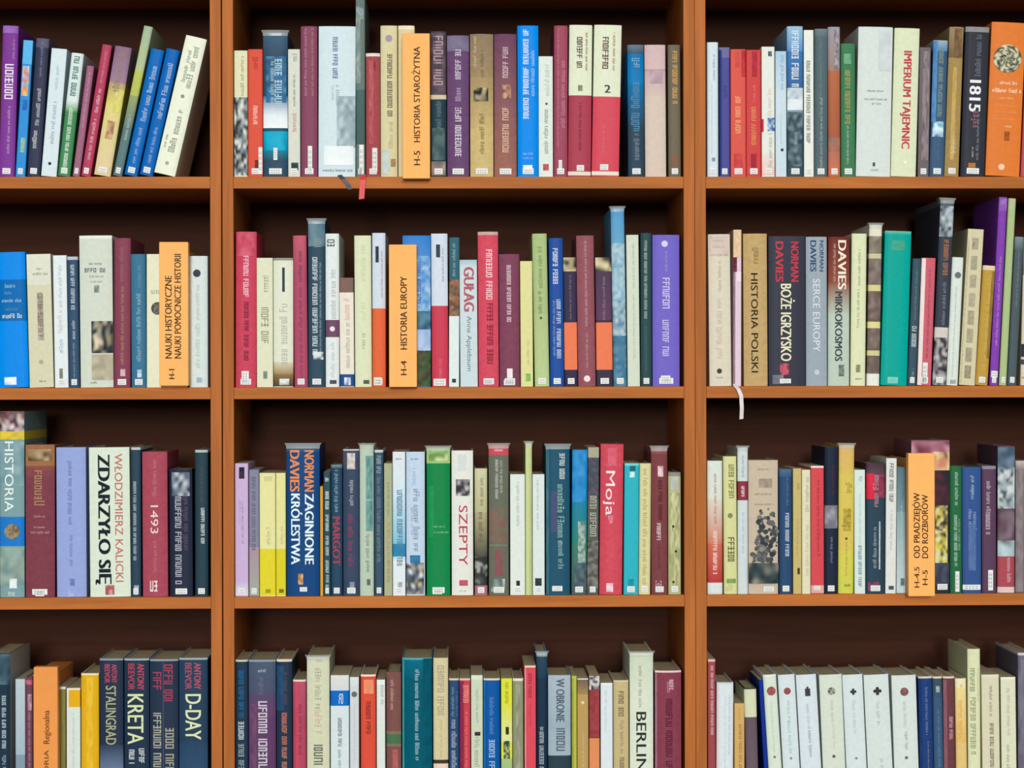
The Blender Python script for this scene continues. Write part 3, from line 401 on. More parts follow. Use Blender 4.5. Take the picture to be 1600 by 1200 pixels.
B(1267.5,1287.5,728,0,'d13c4c','bright red paperback beside tall navy book',BD(728,731,'e8dcd4'),S(750,870,.6,.25,'98283c','d'),BD(915,927,'dc9a9c'),LB(916,922,.2,.7),lab=0,k='p')
B(1288.5,1308.5,699,1,'202a3e','tall navy book with grey square mid spine',S(726,775,.6,.3,'60283c'),BD(790,826,'787a88'),P(792,824,0,1,['8c8c98','707080','a0a0a8'],3),S(838,880,.5,.2,'8898a8'),k='f')
B(1310,1333.5,695,2,'d4bf5c','tall yellow book beside navy book',GR(695,740,'d8b068','d4b860'),GR(860,927,'d4c858','c8cc50'),S(752,770,.65,.4,'7c7430'),P(795,830,.3,.8,['a89438','c4ac48','98862c'],4),H(822,.2,.75,3,'5c5420'),E(842,.5,2,'505018'),S(845,900,.5,.15,'b0a044'),H(915,.4,.8,4,'606020'),lab=0,fl=1,k='f')
B(1335.5,1352,734,0,'d2e2da','thin mint-white paperback with tiny blue lettering',S(742,752,.55,.4,'7898a8'),S(770,850,.5,.2,'a4bcc4'),S(852,918,.5,.3,'3c5c84','d',1),lab=0,k='p')
B(1353.5,1382,724,1,'2c4454','slate book with purple top and red corner',GR(724,742,'4a3440','5c4450'),P(740,780,0,.45,['d82c48','c82840'],2),P(742,778,.45,1,['8c3850','a04860','7c3048'],3),S(742,792,.5,.3,'c8a0b0'),P(815,890,.68,.76,['d0d8dc','98a4ac'],8),S(824,888,.45,.2,'b4c0c8'),P(910,924,.1,.7,['a04c6c','403c54','88405c'],3),k='f')
B(1383.5,1400,716,2,'dbdfdc','white paperback with black lettering beside slate book',S(724,785,.5,.4,'2c3038','d',1),S(795,860,.5,.25,'a8a8b4'),P(916,922,.3,.8,['405064','506078'],2),lab=0,k='p')
B(1400.5,1416.5,730,1,'7c9ca2','teal-grey book beside orange sign',GR(730,800,'54747c','7494a0'),GR(800,927,'84a4ac','c0d0d4'),S(748,780,.6,.3,'506c4c'),S(790,850,.5,.2,'d0dce0','d'),P(904,916,.4,.8,['506470','708890'],2),lab=0,k='p')
SG(1419.5,1460.5,708,932,1419.6,1422,'orange section sign with two text lines and two codes',T('OD PRADZIEJÓW',770,872,.31,.24,'3a2410','u',.012),T('DO ROZBIORÓW',773,872,.62,.24,'3a2410','u',.012),T('H-4.5',886,918,.31,.2,'3a2410','u',.008),T('H-5',891,914,.62,.2,'3a2410','u',.008))
B(1424,1483.5,688,1,'2e3038','thick tall pictorial book behind the orange sign',GR(688,715,'8c4a60','6c3444'),P(690,712,.0,1,['a0687c','7c3c50','c898a0','64303c'],5),P(706,735,.55,1,['d8b480','c87c6c','e4cc98','8c5c4c'],4),P(735,790,.6,1,['382c34','5c2c34','2c2c34'],3),P(790,830,.62,.95,['302c28','c8b84c','e0d8a0','4c4830'],4),P(830,880,.62,.95,['d4cc40','302c2c','c8c038','e0e0c8'],4),P(880,915,.62,1,['4c5468','383c4c'],3),LB(913,922,.68,.95),lab=0,k='f')
B(1485,1503.5,728,0,'276842','green book with white lettering beside blue book',S(738,790,.55,.3,'d0e0d4','d'),S(805,885,.45,.25,'b8d4c0','d',1),S(808,860,.72,.2,'98c4a4'),LB(893,925,.4,.75),lab=0,k='f')
B(1504.5,1533.5,730,0,'34548e','blue book with pale lettering beside mauve brown book',S(740,780,.5,.2,'c4d0e4'),S(796,880,.4,.2,'a4b8d8','d'),S(800,840,.65,.2,'a4b8d8','d'),P(820,892,.3,.7,['5874a4','4c689c'],3),LB(914,922,.0,.95),lab=0,k='f')
B(1535,1557,728,0,'5a4058','mauve-brown book with white lettering beside blue book',S(752,800,.45,.3,'d8c8d4','d'),S(800,835,.4,.3,'c8b4c4','d',1),BD(728,733,'8c8490'),LB(891,923,.4,.75),lab=0,k='f')
B(1559,1585.5,697,1,'5a4a58','tall mottled teal and mauve book with red foot',P(699,730,0,1,['5c7080','40546a','70849a'],3),P(730,795,0,1,['c8d4d8','50646c','a0b0b4','3c5058','d8e0e0'],5),P(795,850,0,1,['644454','6c5460','80707c','5c4450'],3),P(845,870,.0,1,['b8d0d4','504c58','a4b8bc'],3),BD(870,918,'a83c50'),S(872,912,.65,.2,'f0d0d4','d'),BD(918,927,'d8c4c0'),lab=0,k='f')
B(1587,1610,720,1,'706468','grey-brown book cut off by the right photo edge',GR(720,735,'c0b4b0','807478'),P(735,925,.0,.5,['8c8084','7c7074'],3),lab=0,k='f')

# ---------------------------------------------------------------- BOTTOM SHELF
C('bottom','left')
B(-18,16,1021,0,'1f3446','dark navy book cut by left edge, white lettering',P(1022,1070,.3,1,['3c5464','243c50','50707c'],3),S(1082,1170,.72,.18,'c4d4dc','u',1),S(1180,1240,.72,.18,'b4c4cc','u'),side='c4c4bc',lab=0,k='f')
B(24.5,39.5,1061,0,'b2c2cc','pale blue-grey paperback beside navy book',GR(1061,1180,'b8c8d0','a4b8c8'),GR(1180,1262,'8498ac','7c94a8'),lab=0,k='p')
B(40.5,51,1058,0,'6e3450','thin maroon book beside orange section sign',P(1085,1110,.3,.9,['c0a0b4','8c5c74'],3),S(1090,1230,.5,.35,'c49cb4'),P(1062,1070,0,1,['c86884','a04c68'],2),k='f')
SG(53,90,1042,1262,53.5,88,'orange section sign with brown lowercase lettering',T('HISTORIA',1172,1240,.52,.2,'6e3c10','u',.006),T('Regionalna',1110,1162,.52,.26,'6e3c10','u',.012),c='e8964e')
B(91,103,1073,0,'8a8440','thin olive green book beside orange section sign',BD(1073,1077,'d8d8c8'),P(1077,1260,.5,1,['787438','848040'],2),lab=0,k='p')
B(104.5,125.5,1075,0,'d4e0da','short white book with golden top band',BD(1075,1078,'e4e4d8'),BD(1078,1105,'e2ac1c'),P(1078,1260,0,.15,['e4e8e4','d8e4e0'],2),S(1115,1200,.5,.2,'b8c4c4'),lab=0,k='p')
B(127,154.5,1052,0,'dcac1c','golden yellow book beside dark titled books',P(1058,1260,.3,.7,['e4b828','dca820','e8c038'],4),BD(1052,1055,'e8dcb0'),lab=0,k='f')
B(156,192.5,1029,0,'28344a','dark slate book with pale green city title',T('ANTONY',1038,1067,.64,.24,'b84860','d',.02),T('BEEVOR',1038,1067,.34,.24,'b84860','d',.02),T('STALINGRAD',1072,1164,.5,.46,'a8ac84','d',.01),GR(1164,1210,'2c3c54','6c80a0'),BD(1029,1032,'8898a0'),lab=0,k='f',fl=0)
B(194.5,233,1029,0,'24344a','dark slate book with large cream island title',T('ANTONY',1037,1078,.68,.28,'b84860','d',.02),T('BEEVOR',1037,1078,.3,.28,'a84458','d',.02),T('KRETA',1085,1163,.48,.68,'d2dcac','d',.01),S(1170,1196,.7,.22,'d8e0e0','d',1),S(1172,1196,.3,.22,'e4ecec','d',1),BD(1029,1032,'9cacb0'),lab=0,k='f')
B(234.5,278.5,1030,0,'26344a','dark slate book with two staggered lines of letters',S(1038,1098,.66,.3,'b03c54','d',1),S(1050,1085,.26,.3,'b03c54','d',1),S(1114,1215,.26,.28,'b0b0a0','d',1),S(1138,1225,.7,.3,'a8a894','d',1),BD(1030,1033,'8c9ca0'),P(1035,1260,.46,.5,['40506c','3c4c64'],2),lab=0,k='f')
B(280,324.5,1028,0,'263f58','dark blue book with large cream invasion title',T('ANTONY',1036,1077,.66,.24,'b85068','d',.02),T('BEEVOR',1036,1077,.34,.24,'a84a60','d',.02),T('D-DAY',1085,1156,.52,.58,'d8deb0','d',.012),BD(1028,1031,'9cacb0'),GR(1160,1262,'284460','305478'),lab=0,k='f')

C('bottom','middle')
B(365,387.5,1031,0,'22384e','dark navy book with blue and white lettering beside divider',S(1048,1122,.45,.4,'1c6ca0','d',1),S(1128,1160,.45,.45,'d0dce0','d',1),S(1163,1215,.45,.45,'9cacac','d',1),BD(1031,1034,'c8c8b4'),lab=0,k='f')
B(389,431,1031,0,'5e3c62','mauve and slate book with large white title',GR(1031,1085,'4a5a70','48506a'),GR(1085,1120,'54486a','643e66'),H(1048,.35,.65,5,'b4bcc8'),S(1058,1085,.45,.2,'6c7c90'),S(1096,1245,.52,.33,'d4d0dc','d',1),P(1100,1250,.05,.3,['6c4468','5c3c60','744c70'],3),BD(1031,1034,'8c9cac'),lab=0,k='f')
B(432.5,456.5,1030,0,'24344a','dark slate book with orange-red title, pale top',S(1050,1102,.55,.25,'64506c'),S(1114,1164,.5,.32,'d07c64','d',1),S(1168,1230,.5,.32,'cc8868','d',1),GR(1030,1034,'d8d0b8','d8d0b8'),P(1040,1110,0,.5,['1c4468','284c6c'],2),lab=0,k='f')
B(458,478.5,1062,0,'b0385a','crimson book between dark and tall cream books',BD(1062,1065,'e0d4c4'),GR(1065,1140,'b44468','a83458'),P(1066,1260,.2,.5,['c44c64','c0445c'],3),S(1100,1180,.5,.3,'8c2848'),lab=0,k='f')
B(480,515,1026,0,'d0d3b6','tall cream book with spaced downward lettering',H(1032,.4,.7,4,'a4a48c'),S(1044,1110,.5,.28,'8c8c80','d'),S(1110,1150,.5,.3,'c89c80','d'),S(1164,1200,.5,.4,'4c4c48','d',1),lab=0,fl=1,k='f')
B(517,545.5,1055,0,'d2dfe2','white book with bright blue square',GR(1055,1078,'dcdcd8','ccd4d8'),BD(1079,1103,'0668c0'),S(1084,1100,.6,.3,'e0f0f8','h',1),S(1122,1168,.5,.2,'28384c','d',1),S(1172,1250,.5,.18,'384c64','d'),lab=0,k='p')
B(547,561,1058,0,'ccd2d6','narrow grey-white paperback with round grey emblem',E(1085,.5,4.5,'686c70'),GR(1058,1075,'d4e4dc','ccd4d8'),S(1100,1190,.5,.12,'b4b8c0'),lab=0,k='p')
B(564,587.5,1054,0,'d8503c','orange-red book with pale top label and black title',BD(1054,1057,'f0e0cc'),P(1062,1084,.2,.85,['ee9c74','e48864'],2),S(1096,1148,.5,.3,'542018','d',1),lab=0,k='f')
B(589,602,1062,0,'d9e0da','thin white paperback beside orange-red book',S(1070,1102,.7,.4,'787c7c','d'),BD(1062,1070,'e4e8e8'),lab=0,k='p')
B(604,627,1050,0,'7c4448','brown-maroon book with green band',S(1062,1110,.4,.22,'d8b4b4','d'),BD(1143,1148,'80705c'),BD(1148,1163,'4c7050'),BD(1163,1167,'80705c'),P(1172,1260,.4,.8,['b4645c','a8585c'],2),lab=0,k='h')
B(629,675.5,1028,0,'00596c','broad teal book with white downward script',GR(1028,1060,'046c88','045c70'),S(1046,1190,.5,.14,'bfe0e4','d'),P(1029,1260,0,.06,['4c98a4','3c8c98'],2),P(1029,1260,.7,1,['045064','04586c'],2),BD(1028,1031,'5ca4ac'),lab=0,k='h')
B(677.5,700.5,1028,0,'d2c79e','cream book with grey lettering beside broad teal book',S(1040,1118,.5,.45,'a49c84','d',1),S(1122,1185,.5,.2,'b4ac84'),BD(1188,1194,'3c3830'),BD(1194,1210,'e8ccb8'),lab=0,k='f')
B(702,717.5,1060,0,'2c4a74','navy blue book with pale lettering',BD(1060,1063,'d8ccb0'),S(1072,1120,.35,.3,'8ca4c0'),S(1125,1210,.5,.5,'c0ccd8','d'),S(1080,1120,.75,.2,'6c84a4'),lab=0,k='f')
B(718.5,735,1060,0,'c63048','red book with coral lettering beside navy book',P(1064,1260,0,.4,['782848','8c2848'],2),S(1070,1105,.6,.5,'f09c8c','d',1),S(1110,1220,.6,.3,'e8887c'),BD(1060,1063,'d8c4b4'),lab=0,k='p')
B(736.5,754.5,1055,0,'c7d2ba','pale green-grey paperback with dark small blocks',S(1074,1130,.5,.25,'8c9c90'),P(1144,1150,.3,.8,['382830','483840'],2),S(1152,1200,.5,.4,'90847c','d'),BD(1055,1062,'d4e4d0'),lab=0,k='p')
B(756,781.5,1060,0,'0a55a0','royal blue book beside yellow booklet',BD(1060,1063,'e0d4b8'),S(1090,1150,.5,.25,'6c9cd4','d'),S(1156,1230,.5,.35,'a8ccec','d',1),P(1064,1260,0,.1,['2c74b4','2068ac'],2),lab=0,k='f')
B(783.5,800.5,1060,0,'d9dd3c','bright yellow book with dark lettering',S(1066,1100,.5,.3,'8c9020','d',1),GR(1100,1160,'d8dc3c','dce0a0'),P(1136,1148,.4,.7,['2c3010','484c20'],2),P(1158,1186,.2,.8,['1c3830','3c6048','d0dc8c','1c2c24'],4),GR(1186,1262,'a4c080','8ca878'),lab=0,k='p')
B(801.5,818,1060,0,'8f9376','olive-grey book beside red book',BD(1060,1064,'e4e0d0'),P(1070,1260,.3,.7,['a0a488','84886c'],3),lab=0,k='f')
B(820,837.5,1040,0,'d83c56','coral red book beside tall dark blue book',BD(1040,1043,'eccab0'),S(1052,1092,.5,.3,'8c2438','d',1),S(1096,1135,.5,.2,'b83048'),P(1044,1260,0,.12,['f0a09c','e88c90'],2),lab=0,k='p')
B(839,855.5,1020,0,'1c3248','tall dark blue book with silver lower title',BD(1020,1024,'88b4c8'),GR(1024,1060,'28485c','203a50'),S(1136,1142,.4,.4,'d0d8d8'),S(1144,1215,.45,.4,'b8c0c4','d',1),lab=0,fl=1,k='f')
B(857,892,1055,0,'9eb0bc','grey-blue book with large dark title, black foot',GR(1055,1140,'a8b8c4','98acb8'),T('W OBRONIE',1061,1128,.55,.38,'4c5a68','d',.02),S(1138,1176,.55,.38,'44525e','d',1),BD(1181,1262,'2c404c'),lab=0,k='f')
B(893.5,901.5,1056,0,'b4b848','thin lime green booklet beside grey-blue book',P(1060,1260,0,.4,['909838','a0a440'],2),lab=0,k='p')
B(902.5,919.5,1060,0,'b8985c','golden brown book beside lime booklet',GR(1060,1085,'6c5c50','a08458'),E(1098,.5,2.5,'e0d0b0'),S(1144,1200,.5,.2,'e0d0a8'),BD(1058,1062,'dcd4cc'),lab=0,k='p')
B(921,937,1055,0,'923640','dark red book with small portrait at top',P(1056,1078,0,1,['2c2830','c8c8c8','484048','e0dcd8'],4),P(1078,1152,0,1,['983c44','8c3440','a04448'],3),BD(1152,1154,'703030'),BD(1154,1262,'dc8c5c'),lab=0,k='p')
B(939,957.5,1067,0,'d8e2e6','thin white paperback beside beige book',S(1078,1145,.4,.2,'b0bcc4'),BD(1067,1070,'e4ece8'),lab=0,k='p')
B(959,982.5,1063,0,'c4b284','beige book with brown downward lettering',S(1080,1122,.5,.35,'5c5034','d',1),S(1126,1180,.55,.25,'847450','d'),S(1184,1230,.55,.3,'5c5038','d',1),BD(1062,1065,'dccca4'),lab=0,k='f')
B(984.5,1021,1020,0,'d6dfcc','tall pale book with black capital city title',S(1040,1106,.45,.14,'90605c','d'),T('BERLIN',1113,1206,.5,.45,'26302e','d',.008),BD(1020,1024,'e8ecd8'),GR(1024,1100,'c8d4bc','d8e0d0'),lab=0,fl=1,k='f')
B(1024,1065,1048,0,'86304c','broad maroon book with dark title beside divider',BD(1048,1051,'e4c8c4'),S(1062,1082,.48,.15,'d898ac'),S(1062,1078,.62,.15,'ecc4d0','d',1),S(1092,1220,.53,.25,'501830','d',1),P(1052,1260,0,.08,['a07084','98687c'],2),lab=0,k='h')

C('bottom','right')
B(1104.5,1118,1030,0,'9a3a48','thin rose-brown book with white lettering at divider',BD(1030,1034,'d8b4b0'),S(1040,1150,.55,.35,'e4c0c4','d',1),lab=0,k='p')
B(1119.5,1145.5,1066,1,'d5e0e4','white paperback beside thin rose-brown book',BD(1060,1069,'c8ccd0'),P(1070,1260,0,.15,['e8ccd4','e0d0d8'],2),S(1085,1180,.75,.12,'a0acb4'),S(1085,1230,.5,.1,'c4ccd0'),lab=0,k='f')
B(1148,1163.5,1099,0,'d0a866','short tan paperback beside white paperback',S(1105,1125,.5,.15,'b08c50'),S(1132,1230,.6,.3,'a07c48','d',1),lab=0,k='p')
B(1167,1186,1075,-4,'6a5a62','grey-mauve book with cream upper label',BD(1068,1072,'c8c0a4'),BD(1072,1077,'404038'),BD(1077,1121,'d2d6b4'),GR(1121,1262,'64545c','6c5c68'),lab=0,k='f')
B(1197,1203.5,1062,-11,'10308c','thin deep blue booklet leaning left before white set',lab=0,k='p')
B(1204.5,1225,1054,-12,'d4e0d0','first white volume of set, red emblem',EM(1080,.55,7,['9c5050','a86464','8c4444']),S(1096,1180,.5,.16,'b4c0b0','d'),E(1184,.5,2,'70786c'),GR(1054,1058,'e4ece4','d8e4d8'),lab=0,k='f')
B(1227,1253,1054,-11,'d3dfe2','second white volume of set, red emblem',EM(1080,.5,5.5,['a05858','90484c']),S(1094,1130,.5,.2,'8cc0a8'),S(1126,1180,.5,.2,'88bca4','d'),E(1186,.5,2,'808c90'),lab=0,k='f')
B(1255,1286.5,1054,-11,'d4dfe6','third white volume of set, square black emblem',P(1076,1088,.4,.66,['3c3840','484850'],2),P(1073,1078,.48,.58,['3c3840','484850'],2),S(1100,1140,.5,.14,'a0aab8','d'),S(1142,1185,.52,.16,'5c6c90','d'),lab=0,k='f')
B(1288.5,1323.5,1054,-8,'d3dccd','fourth white volume of set, round ringed emblem',EM(1080,.52,6,['504c48','c8ccc0','585450','a0a498']),S(1094,1130,.52,.14,'acb0a8','d'),S(1130,1170,.52,.1,'c0c4bc'),E(1183,.5,2.5,'5c6060'),lab=0,k='f')
B(1325.5,1357,1054,-9,'d2dfe0','fifth white volume of set, small black cross emblem',CR(1081,.5,5,'3a363c'),S(1094,1150,.5,.14,'a8b4bc','d'),E(1186,.5,2,'808c90'),lab=0,k='f')
B(1359,1397.5,1054,-9,'d3dedb','sixth white volume of set, black clover emblem',CR(1080,.52,6.5,'3c343c'),S(1096,1135,.52,.14,'a8acb4','d'),S(1185,1215,.55,.15,'9ca0a4'),lab=0,k='f')
B(1399.5,1437.5,1055,-6,'d4deda','seventh white volume of set, reddish flower emblem',EM(1081,.5,6.5,['805858','94686c','6c484c']),S(1096,1140,.5,.14,'b4a8a8','d'),S(1144,1172,.5,.12,'98707c'),E(1185,.5,2.5,'6c6468'),lab=0,k='f')
B(1438.5,1460,1057,-3,'234078','blue book at the end of white set',BD(1057,1060,'d8d4c0'),S(1074,1150,.55,.18,'8098cc','d'),P(1062,1260,0,.2,['1c3470','203c78'],2),S(1158,1220,.6,.1,'a8a488'),lab=0,k='h')
B(1461,1475.5,1057,-3,'3a5878','slate blue book between blue and maroon books',BD(1057,1060,'e0d4b8'),P(1072,1082,.3,.7,['88a098','a8b8a8'],2),S(1110,1220,.55,.3,'6c88a4','d'),GR(1060,1090,'3c5060','385474'),lab=0,k='f')
B(1476,1493.5,1057,-2,'6a3040','maroon book beside yellow-orange book',BD(1057,1060,'e4d4b4'),S(1120,1160,.65,.3,'e0a8b4','d',1),P(1062,1260,0,.3,['90606c','885460'],3),lab=0,k='h')
B(1495,1512,1060,-2,'dfc07c','yellow-cream book before tall cream book',GR(1060,1075,'e4e0b8','e8dcb0'),GR(1075,1160,'e8d494','e0b868'),S(1068,1074,.5,.3,'d8ac60'),S(1094,1160,.45,.4,'d49848','d'),lab=0,k='f')
B(1513.5,1533,1014,-1,'d8dcb4','tall cream book rising above its neighbours',S(1044,1085,.35,.35,'7c8064','d',1),S(1044,1095,.8,.12,'9ca080'),S(1090,1180,.4,.4,'848868','d',1),lab=0,k='f')
B(1536,1563,1054,-2,'d5d1b4','beige-white paperback with black lettering',S(1070,1080,.5,.2,'605c54'),S(1080,1120,.52,.18,'705460','d'),S(1130,1220,.55,.22,'403c34','d',1),GR(1054,1060,'e4dcc8','d8d4bc'),lab=0,k='p')
B(1566,1589,1058,-2,'d9dabf','cream paperback beside grey-purple book at edge',S(1075,1150,.5,.2,'a4a08c','d'),S(1164,1220,.45,.2,'6c6458','d'),BD(1058,1061,'f0ecd8'),lab=0,k='p')
B(1591.5,1614,1020,0,'6a6678','grey-purple book cut by the right edge',BD(1020,1024,'d0ccd4'),P(1030,1260,0,.7,['74707f','605c70','7c7888'],3),lab=0,k='f')
# ---------------------------------------------------------------- lettering
GLYPHS = {}
def prepare_text(strings):
    obs = []
    for s, bold in sorted(strings):
        cu = bpy.data.curves.new('lettering', 'FONT'); cu.body = s; cu.size = 1
        cu.resolution_u = 3; cu.dimensions = '2D'; cu.fill_mode = 'FRONT'
        o = bpy.data.objects.new('lettering', cu); COL.objects.link(o); obs.append((s, bold, o, cu))
    bpy.context.view_layer.update()
    dg = bpy.context.evaluated_depsgraph_get()
    for s, bold, o, cu in obs:
        me = bpy.data.meshes.new_from_object(o.evaluated_get(dg))
        bm = bmesh.new(); bm.from_mesh(me)      # extra cuts so that tall strokes follow a rounded spine
        for q in (.12, .25, .37, .5, .62):
            bmesh.ops.bisect_plane(bm, geom=bm.verts[:] + bm.edges[:] + bm.faces[:], plane_co=(0, q, 0), plane_no=(0, 1, 0))
        bm.verts.index_update()
        vs = [(v.co.x, v.co.y) for v in bm.verts]; fs = [tuple(v.index for v in f.verts) for f in bm.faces]
        bm.free()
        xs = [v[0] for v in vs] or [0, 1]; cap = .73
        x0, L = min(xs), max(xs) - min(xs)
        GLYPHS[(s, bold)] = ([((x - x0) / L, y / cap) for x, y in vs], fs, L / cap)
        bpy.data.meshes.remove(me)
    for s, bold, o, cu in obs:
        bpy.data.objects.remove(o); bpy.data.curves.remove(cu)

def small_print(L, r, bold):
    """unreadable small print: L = length over cap height; returns rectangles in (0..1, 0..1)"""
    out, x, left = [], 0.0, r.randint(4, 9)
    st = .15 if bold else .11
    while x < L - .3:
        w = r.uniform(.42, .6) if bold else r.uniform(.3, .46)
        h = 1.0 if bold or r.random() < .25 else .72
        g = r.randint(0, 5)
        def bar(y): out.append((x, y, x + w, y + st))
        def stem(u): out.append((x + u, 0, x + u + st, h))
        if g == 0: stem(0); w = st
        elif g == 1: stem(0); stem(w - st); bar(h - st)
        elif g == 2: stem(0); stem(w - st); bar(0)
        elif g == 3: stem(0); bar(h - st); bar(h * .45)
        elif g == 4: stem(0); stem(w - st); bar(h - st); bar(0)
        else: bar(0); bar(h * .45); bar(h - st); stem(w * .5)
        x += w + .13; left -= 1
        if left <= 0: x += .5; left = r.randint(4, 9)
    cut = []
    for a, b, c, d in out:
        n = max(1, round((d - b) / .25))
        cut += [(a / L, b + (d - b) * i / n, min(1, c / L), b + (d - b) * (i + 1) / n) for i in range(n) if a < L]
    return cut

# ---------------------------------------------------------------- books
FLAT = dict(p=(.0009, 8), f=(.0026, 4), h=(.0046, 2.2))
def spine_curve(t, k):
    b, p = FLAT[k]; b = min(b, t * .15)
    return (lambda x: b * abs(2 * x / t) ** p), b

def layout(shelf, case, items):
    z = SHELF_Z[shelf]
    for it in items:
        it['yb'] = px_of(((at((it['x0'] + it['x1']) / 2, 600)[0]), 0, z))[1]
        it['h'] = it['yb'] - it['top']
    lo = {'left': -99, 'middle': px_of((XA + PT + .0026, 0, z))[0], 'right': px_of((XB + PT + .0018, 0, z))[0]}[case]
    hi = {'left': px_of((XA - PT - .0024, 0, z))[0], 'middle': px_of((XB - PT - .0018, 0, z))[0], 'right': 9999}[case]
    for _ in range(4):
        for it in items:
            it['x0'] = max(it['x0'], lo); it['x1'] = min(it['x1'], hi)
        for a, b in zip(items, items[1:]):
            h = min(a['h'], b['h'])
            over = max(a['x1'] - b['x0'], a['x1'] + a['lean'] * h / a['h'] - b['x0'] - b['lean'] * h / b['h']) + .35
            if over > 0:
                wa, wb = a['x1'] - a['x0'], b['x1'] - b['x0']
                if a['t'] == 's': ka = 0
                elif b['t'] == 's': ka = 1
                else: ka = wa / (wa + wb)
                a['x1'] -= over * ka; b['x0'] += over * (1 - ka)

def decals(mb, it, t, Hh, curve, vof, r, width_px, y_off=0.0, start=.00018):
    """prints, pictures and lettering laid on the spine; returns stickers"""
    lift = start + {'h': .0006, 'f': .0004}.get(it['o'].get('k'), 0); stickers = []
    def put(u, v, l): return (u, curve(max(-t / 2, min(t / 2, u))) - l + y_off, v)
    mm = t / width_px
    def grid(u0, u1, v0, v1, nu, nv, colf, l):
        cs = [[colf(i, j) for j in range(nv + 1)] for i in range(nu + 1)]
        for i in range(nu):
            for j in range(nv):
                q = ((i, j), (i + 1, j), (i + 1, j + 1), (i, j + 1))
                mb.face([put(u0 + (u1 - u0) * a / nu, v0 + (v1 - v0) * b / nv, l) for a, b in q], [cs[a][b] for a, b in q])
    def drape(quads, y0, y1, fx, hf, col, o, l, bounds=None):
        """quads in text space (0..1 along, 0..1 up)"""
        va, vb = vof(y1), vof(y0)
        hgt = hf * t; uc = -t / 2 + fx * t
        for pts in quads:
            out = []
            for x, y in pts:
                if o == 'd': u, v = uc - hgt / 2 + y * hgt, vb - x * (vb - va)
                elif o == 'u': u, v = uc + hgt / 2 - y * hgt, va + x * (vb - va)
                else: u, v = uc + (x - .5) * hf * t, va + y * (vb - va)
                out.append(put(u, v, l))
            mb.face(out, col)
    for f in it['f']:
        k = f[0]; lift += .00004
        if k == 'P':
            _, y0, y1, f0, f1, cols, n = f
            cols = [lin(c) for c in cols]
            v0, v1 = max(.0005, vof(y1)), min(Hh - .0003, vof(y0))
            u0, u1 = -t / 2 + max(0, f0) * t, -t / 2 + min(1, f1) * t
            cu = max(n, 2); cv = max(2, min(16, round((v1 - v0) / max(.004, (u1 - u0) / cu * 1.2))))
            base = {}
            def coarse(i, j):
                if (i, j) not in base:
                    base[(i, j)] = mix(r.choice(cols), r.choice(cols), r.random() * .5)
                return base[(i, j)]
            wob = r.random() * 6
            def colf(i, j):      # soft picture: smooth blend of a coarse lattice, slightly warped
                x = i / 4 + .2 * math.sin(j * .37 + wob); y = j / 4 + .2 * math.sin(i * .41 + wob)
                x = max(0, min(cu - .001, x)); y = max(0, min(cv - .001, y))
                a, b = int(x), int(y); fx, fy = x - a, y - b
                fx, fy = fx * fx * (3 - 2 * fx), fy * fy * (3 - 2 * fy)
                return mix(mix(coarse(a, b), coarse(a + 1, b), fx), mix(coarse(a, b + 1), coarse(a + 1, b + 1), fx), fy)
            grid(u0, u1, v0, v1, cu * 4, cv * 4, colf, lift)
        elif k == 'T':
            _, s, y0, y1, fx, hf, c, o, bold = f
            vs, fs, asp = GLYPHS[(s, bold)]
            sh = bold * 1.6 / (asp * .73)
            for n_, dx in enumerate((-sh, 0, sh) if bold else (0,)):     # heavier weight: the same letters struck side by side
                drape([[(vs[i][0] + dx, vs[i][1]) for i in q] for q in fs], y0, y1, fx, hf, lin(c), o, lift + n_ * .000008)
        elif k == 'S':
            _, y0, y1, fx, hf, c, o, bold = f
            if o == 'h': L = max(1.5, hf * t / max(.001, vof(y0) - vof(y1)))
            else: L = max(1.2, (vof(y0) - vof(y1)) / (hf * t))
            drape([((a, b), (cc, b), (cc, d), (a, d)) for a, b, cc, d in small_print(L, r, bold)], y0, y1, fx, hf, mix(lin(c), lin(it['c']), .12 if bold else .3), o, lift)
        elif k == 'H':
            _, y, f0, f1, h, c = f
            L = max(1.5, (f1 - f0) * width_px / h)
            drape([((a, b), (cc, b), (cc, d), (a, d)) for a, b, cc, d in small_print(L, r, 0)], y - h / 2, y + h / 2, (f0 + f1) / 2, f1 - f0, lin(c), 'h', lift)
        elif k == 'E':
            _, y, fx, rad, cols = f
            cols = [lin(c) for c in cols]; rr = rad * mm; uc, vc = -t / 2 + fx * t, vof(y)
            n, rings = (28 if rad > 15 else 16), ((9 if rad > 15 else 4) if len(cols) > 1 else 1)
            cc = {}
            def cf(i, j):
                key = (i, j % n) if i else (0, 0)
                if key not in cc: cc[key] = r.choice(cols)
                return cc[key]
            for i in range(rings):
                for j in range(n):
                    q = ((i, j), (i + 1, j), (i + 1, j + 1), (i, j + 1))
                    if i == 0: q = q[:3]
                    pts = [put(uc + rr * a / rings * math.cos(b * 2 * math.pi / n), vc + rr * a / rings * math.sin(b * 2 * math.pi / n), lift) for a, b in q]
                    mb.face(pts, [cf(a, b) for a, b in q])
        elif k == 'X':
            _, y, fx, rad, c = f
            rr = rad * mm; uc, vc = -t / 2 + fx * t, vof(y); n = 10
            for dx, dz in ((0, 0), (.6, 0), (-.6, 0), (0, .6), (0, -.6)):
                mb.face([put(uc + rr * (dx + .42 * math.cos(a * 2 * math.pi / n)), vc + rr * (dz + .42 * math.sin(a * 2 * math.pi / n)), lift + (.00001 if dx or dz else 0)) for a in range(n)], lin(c))
        elif k == 'L': stickers.append(f[1:])
    return stickers

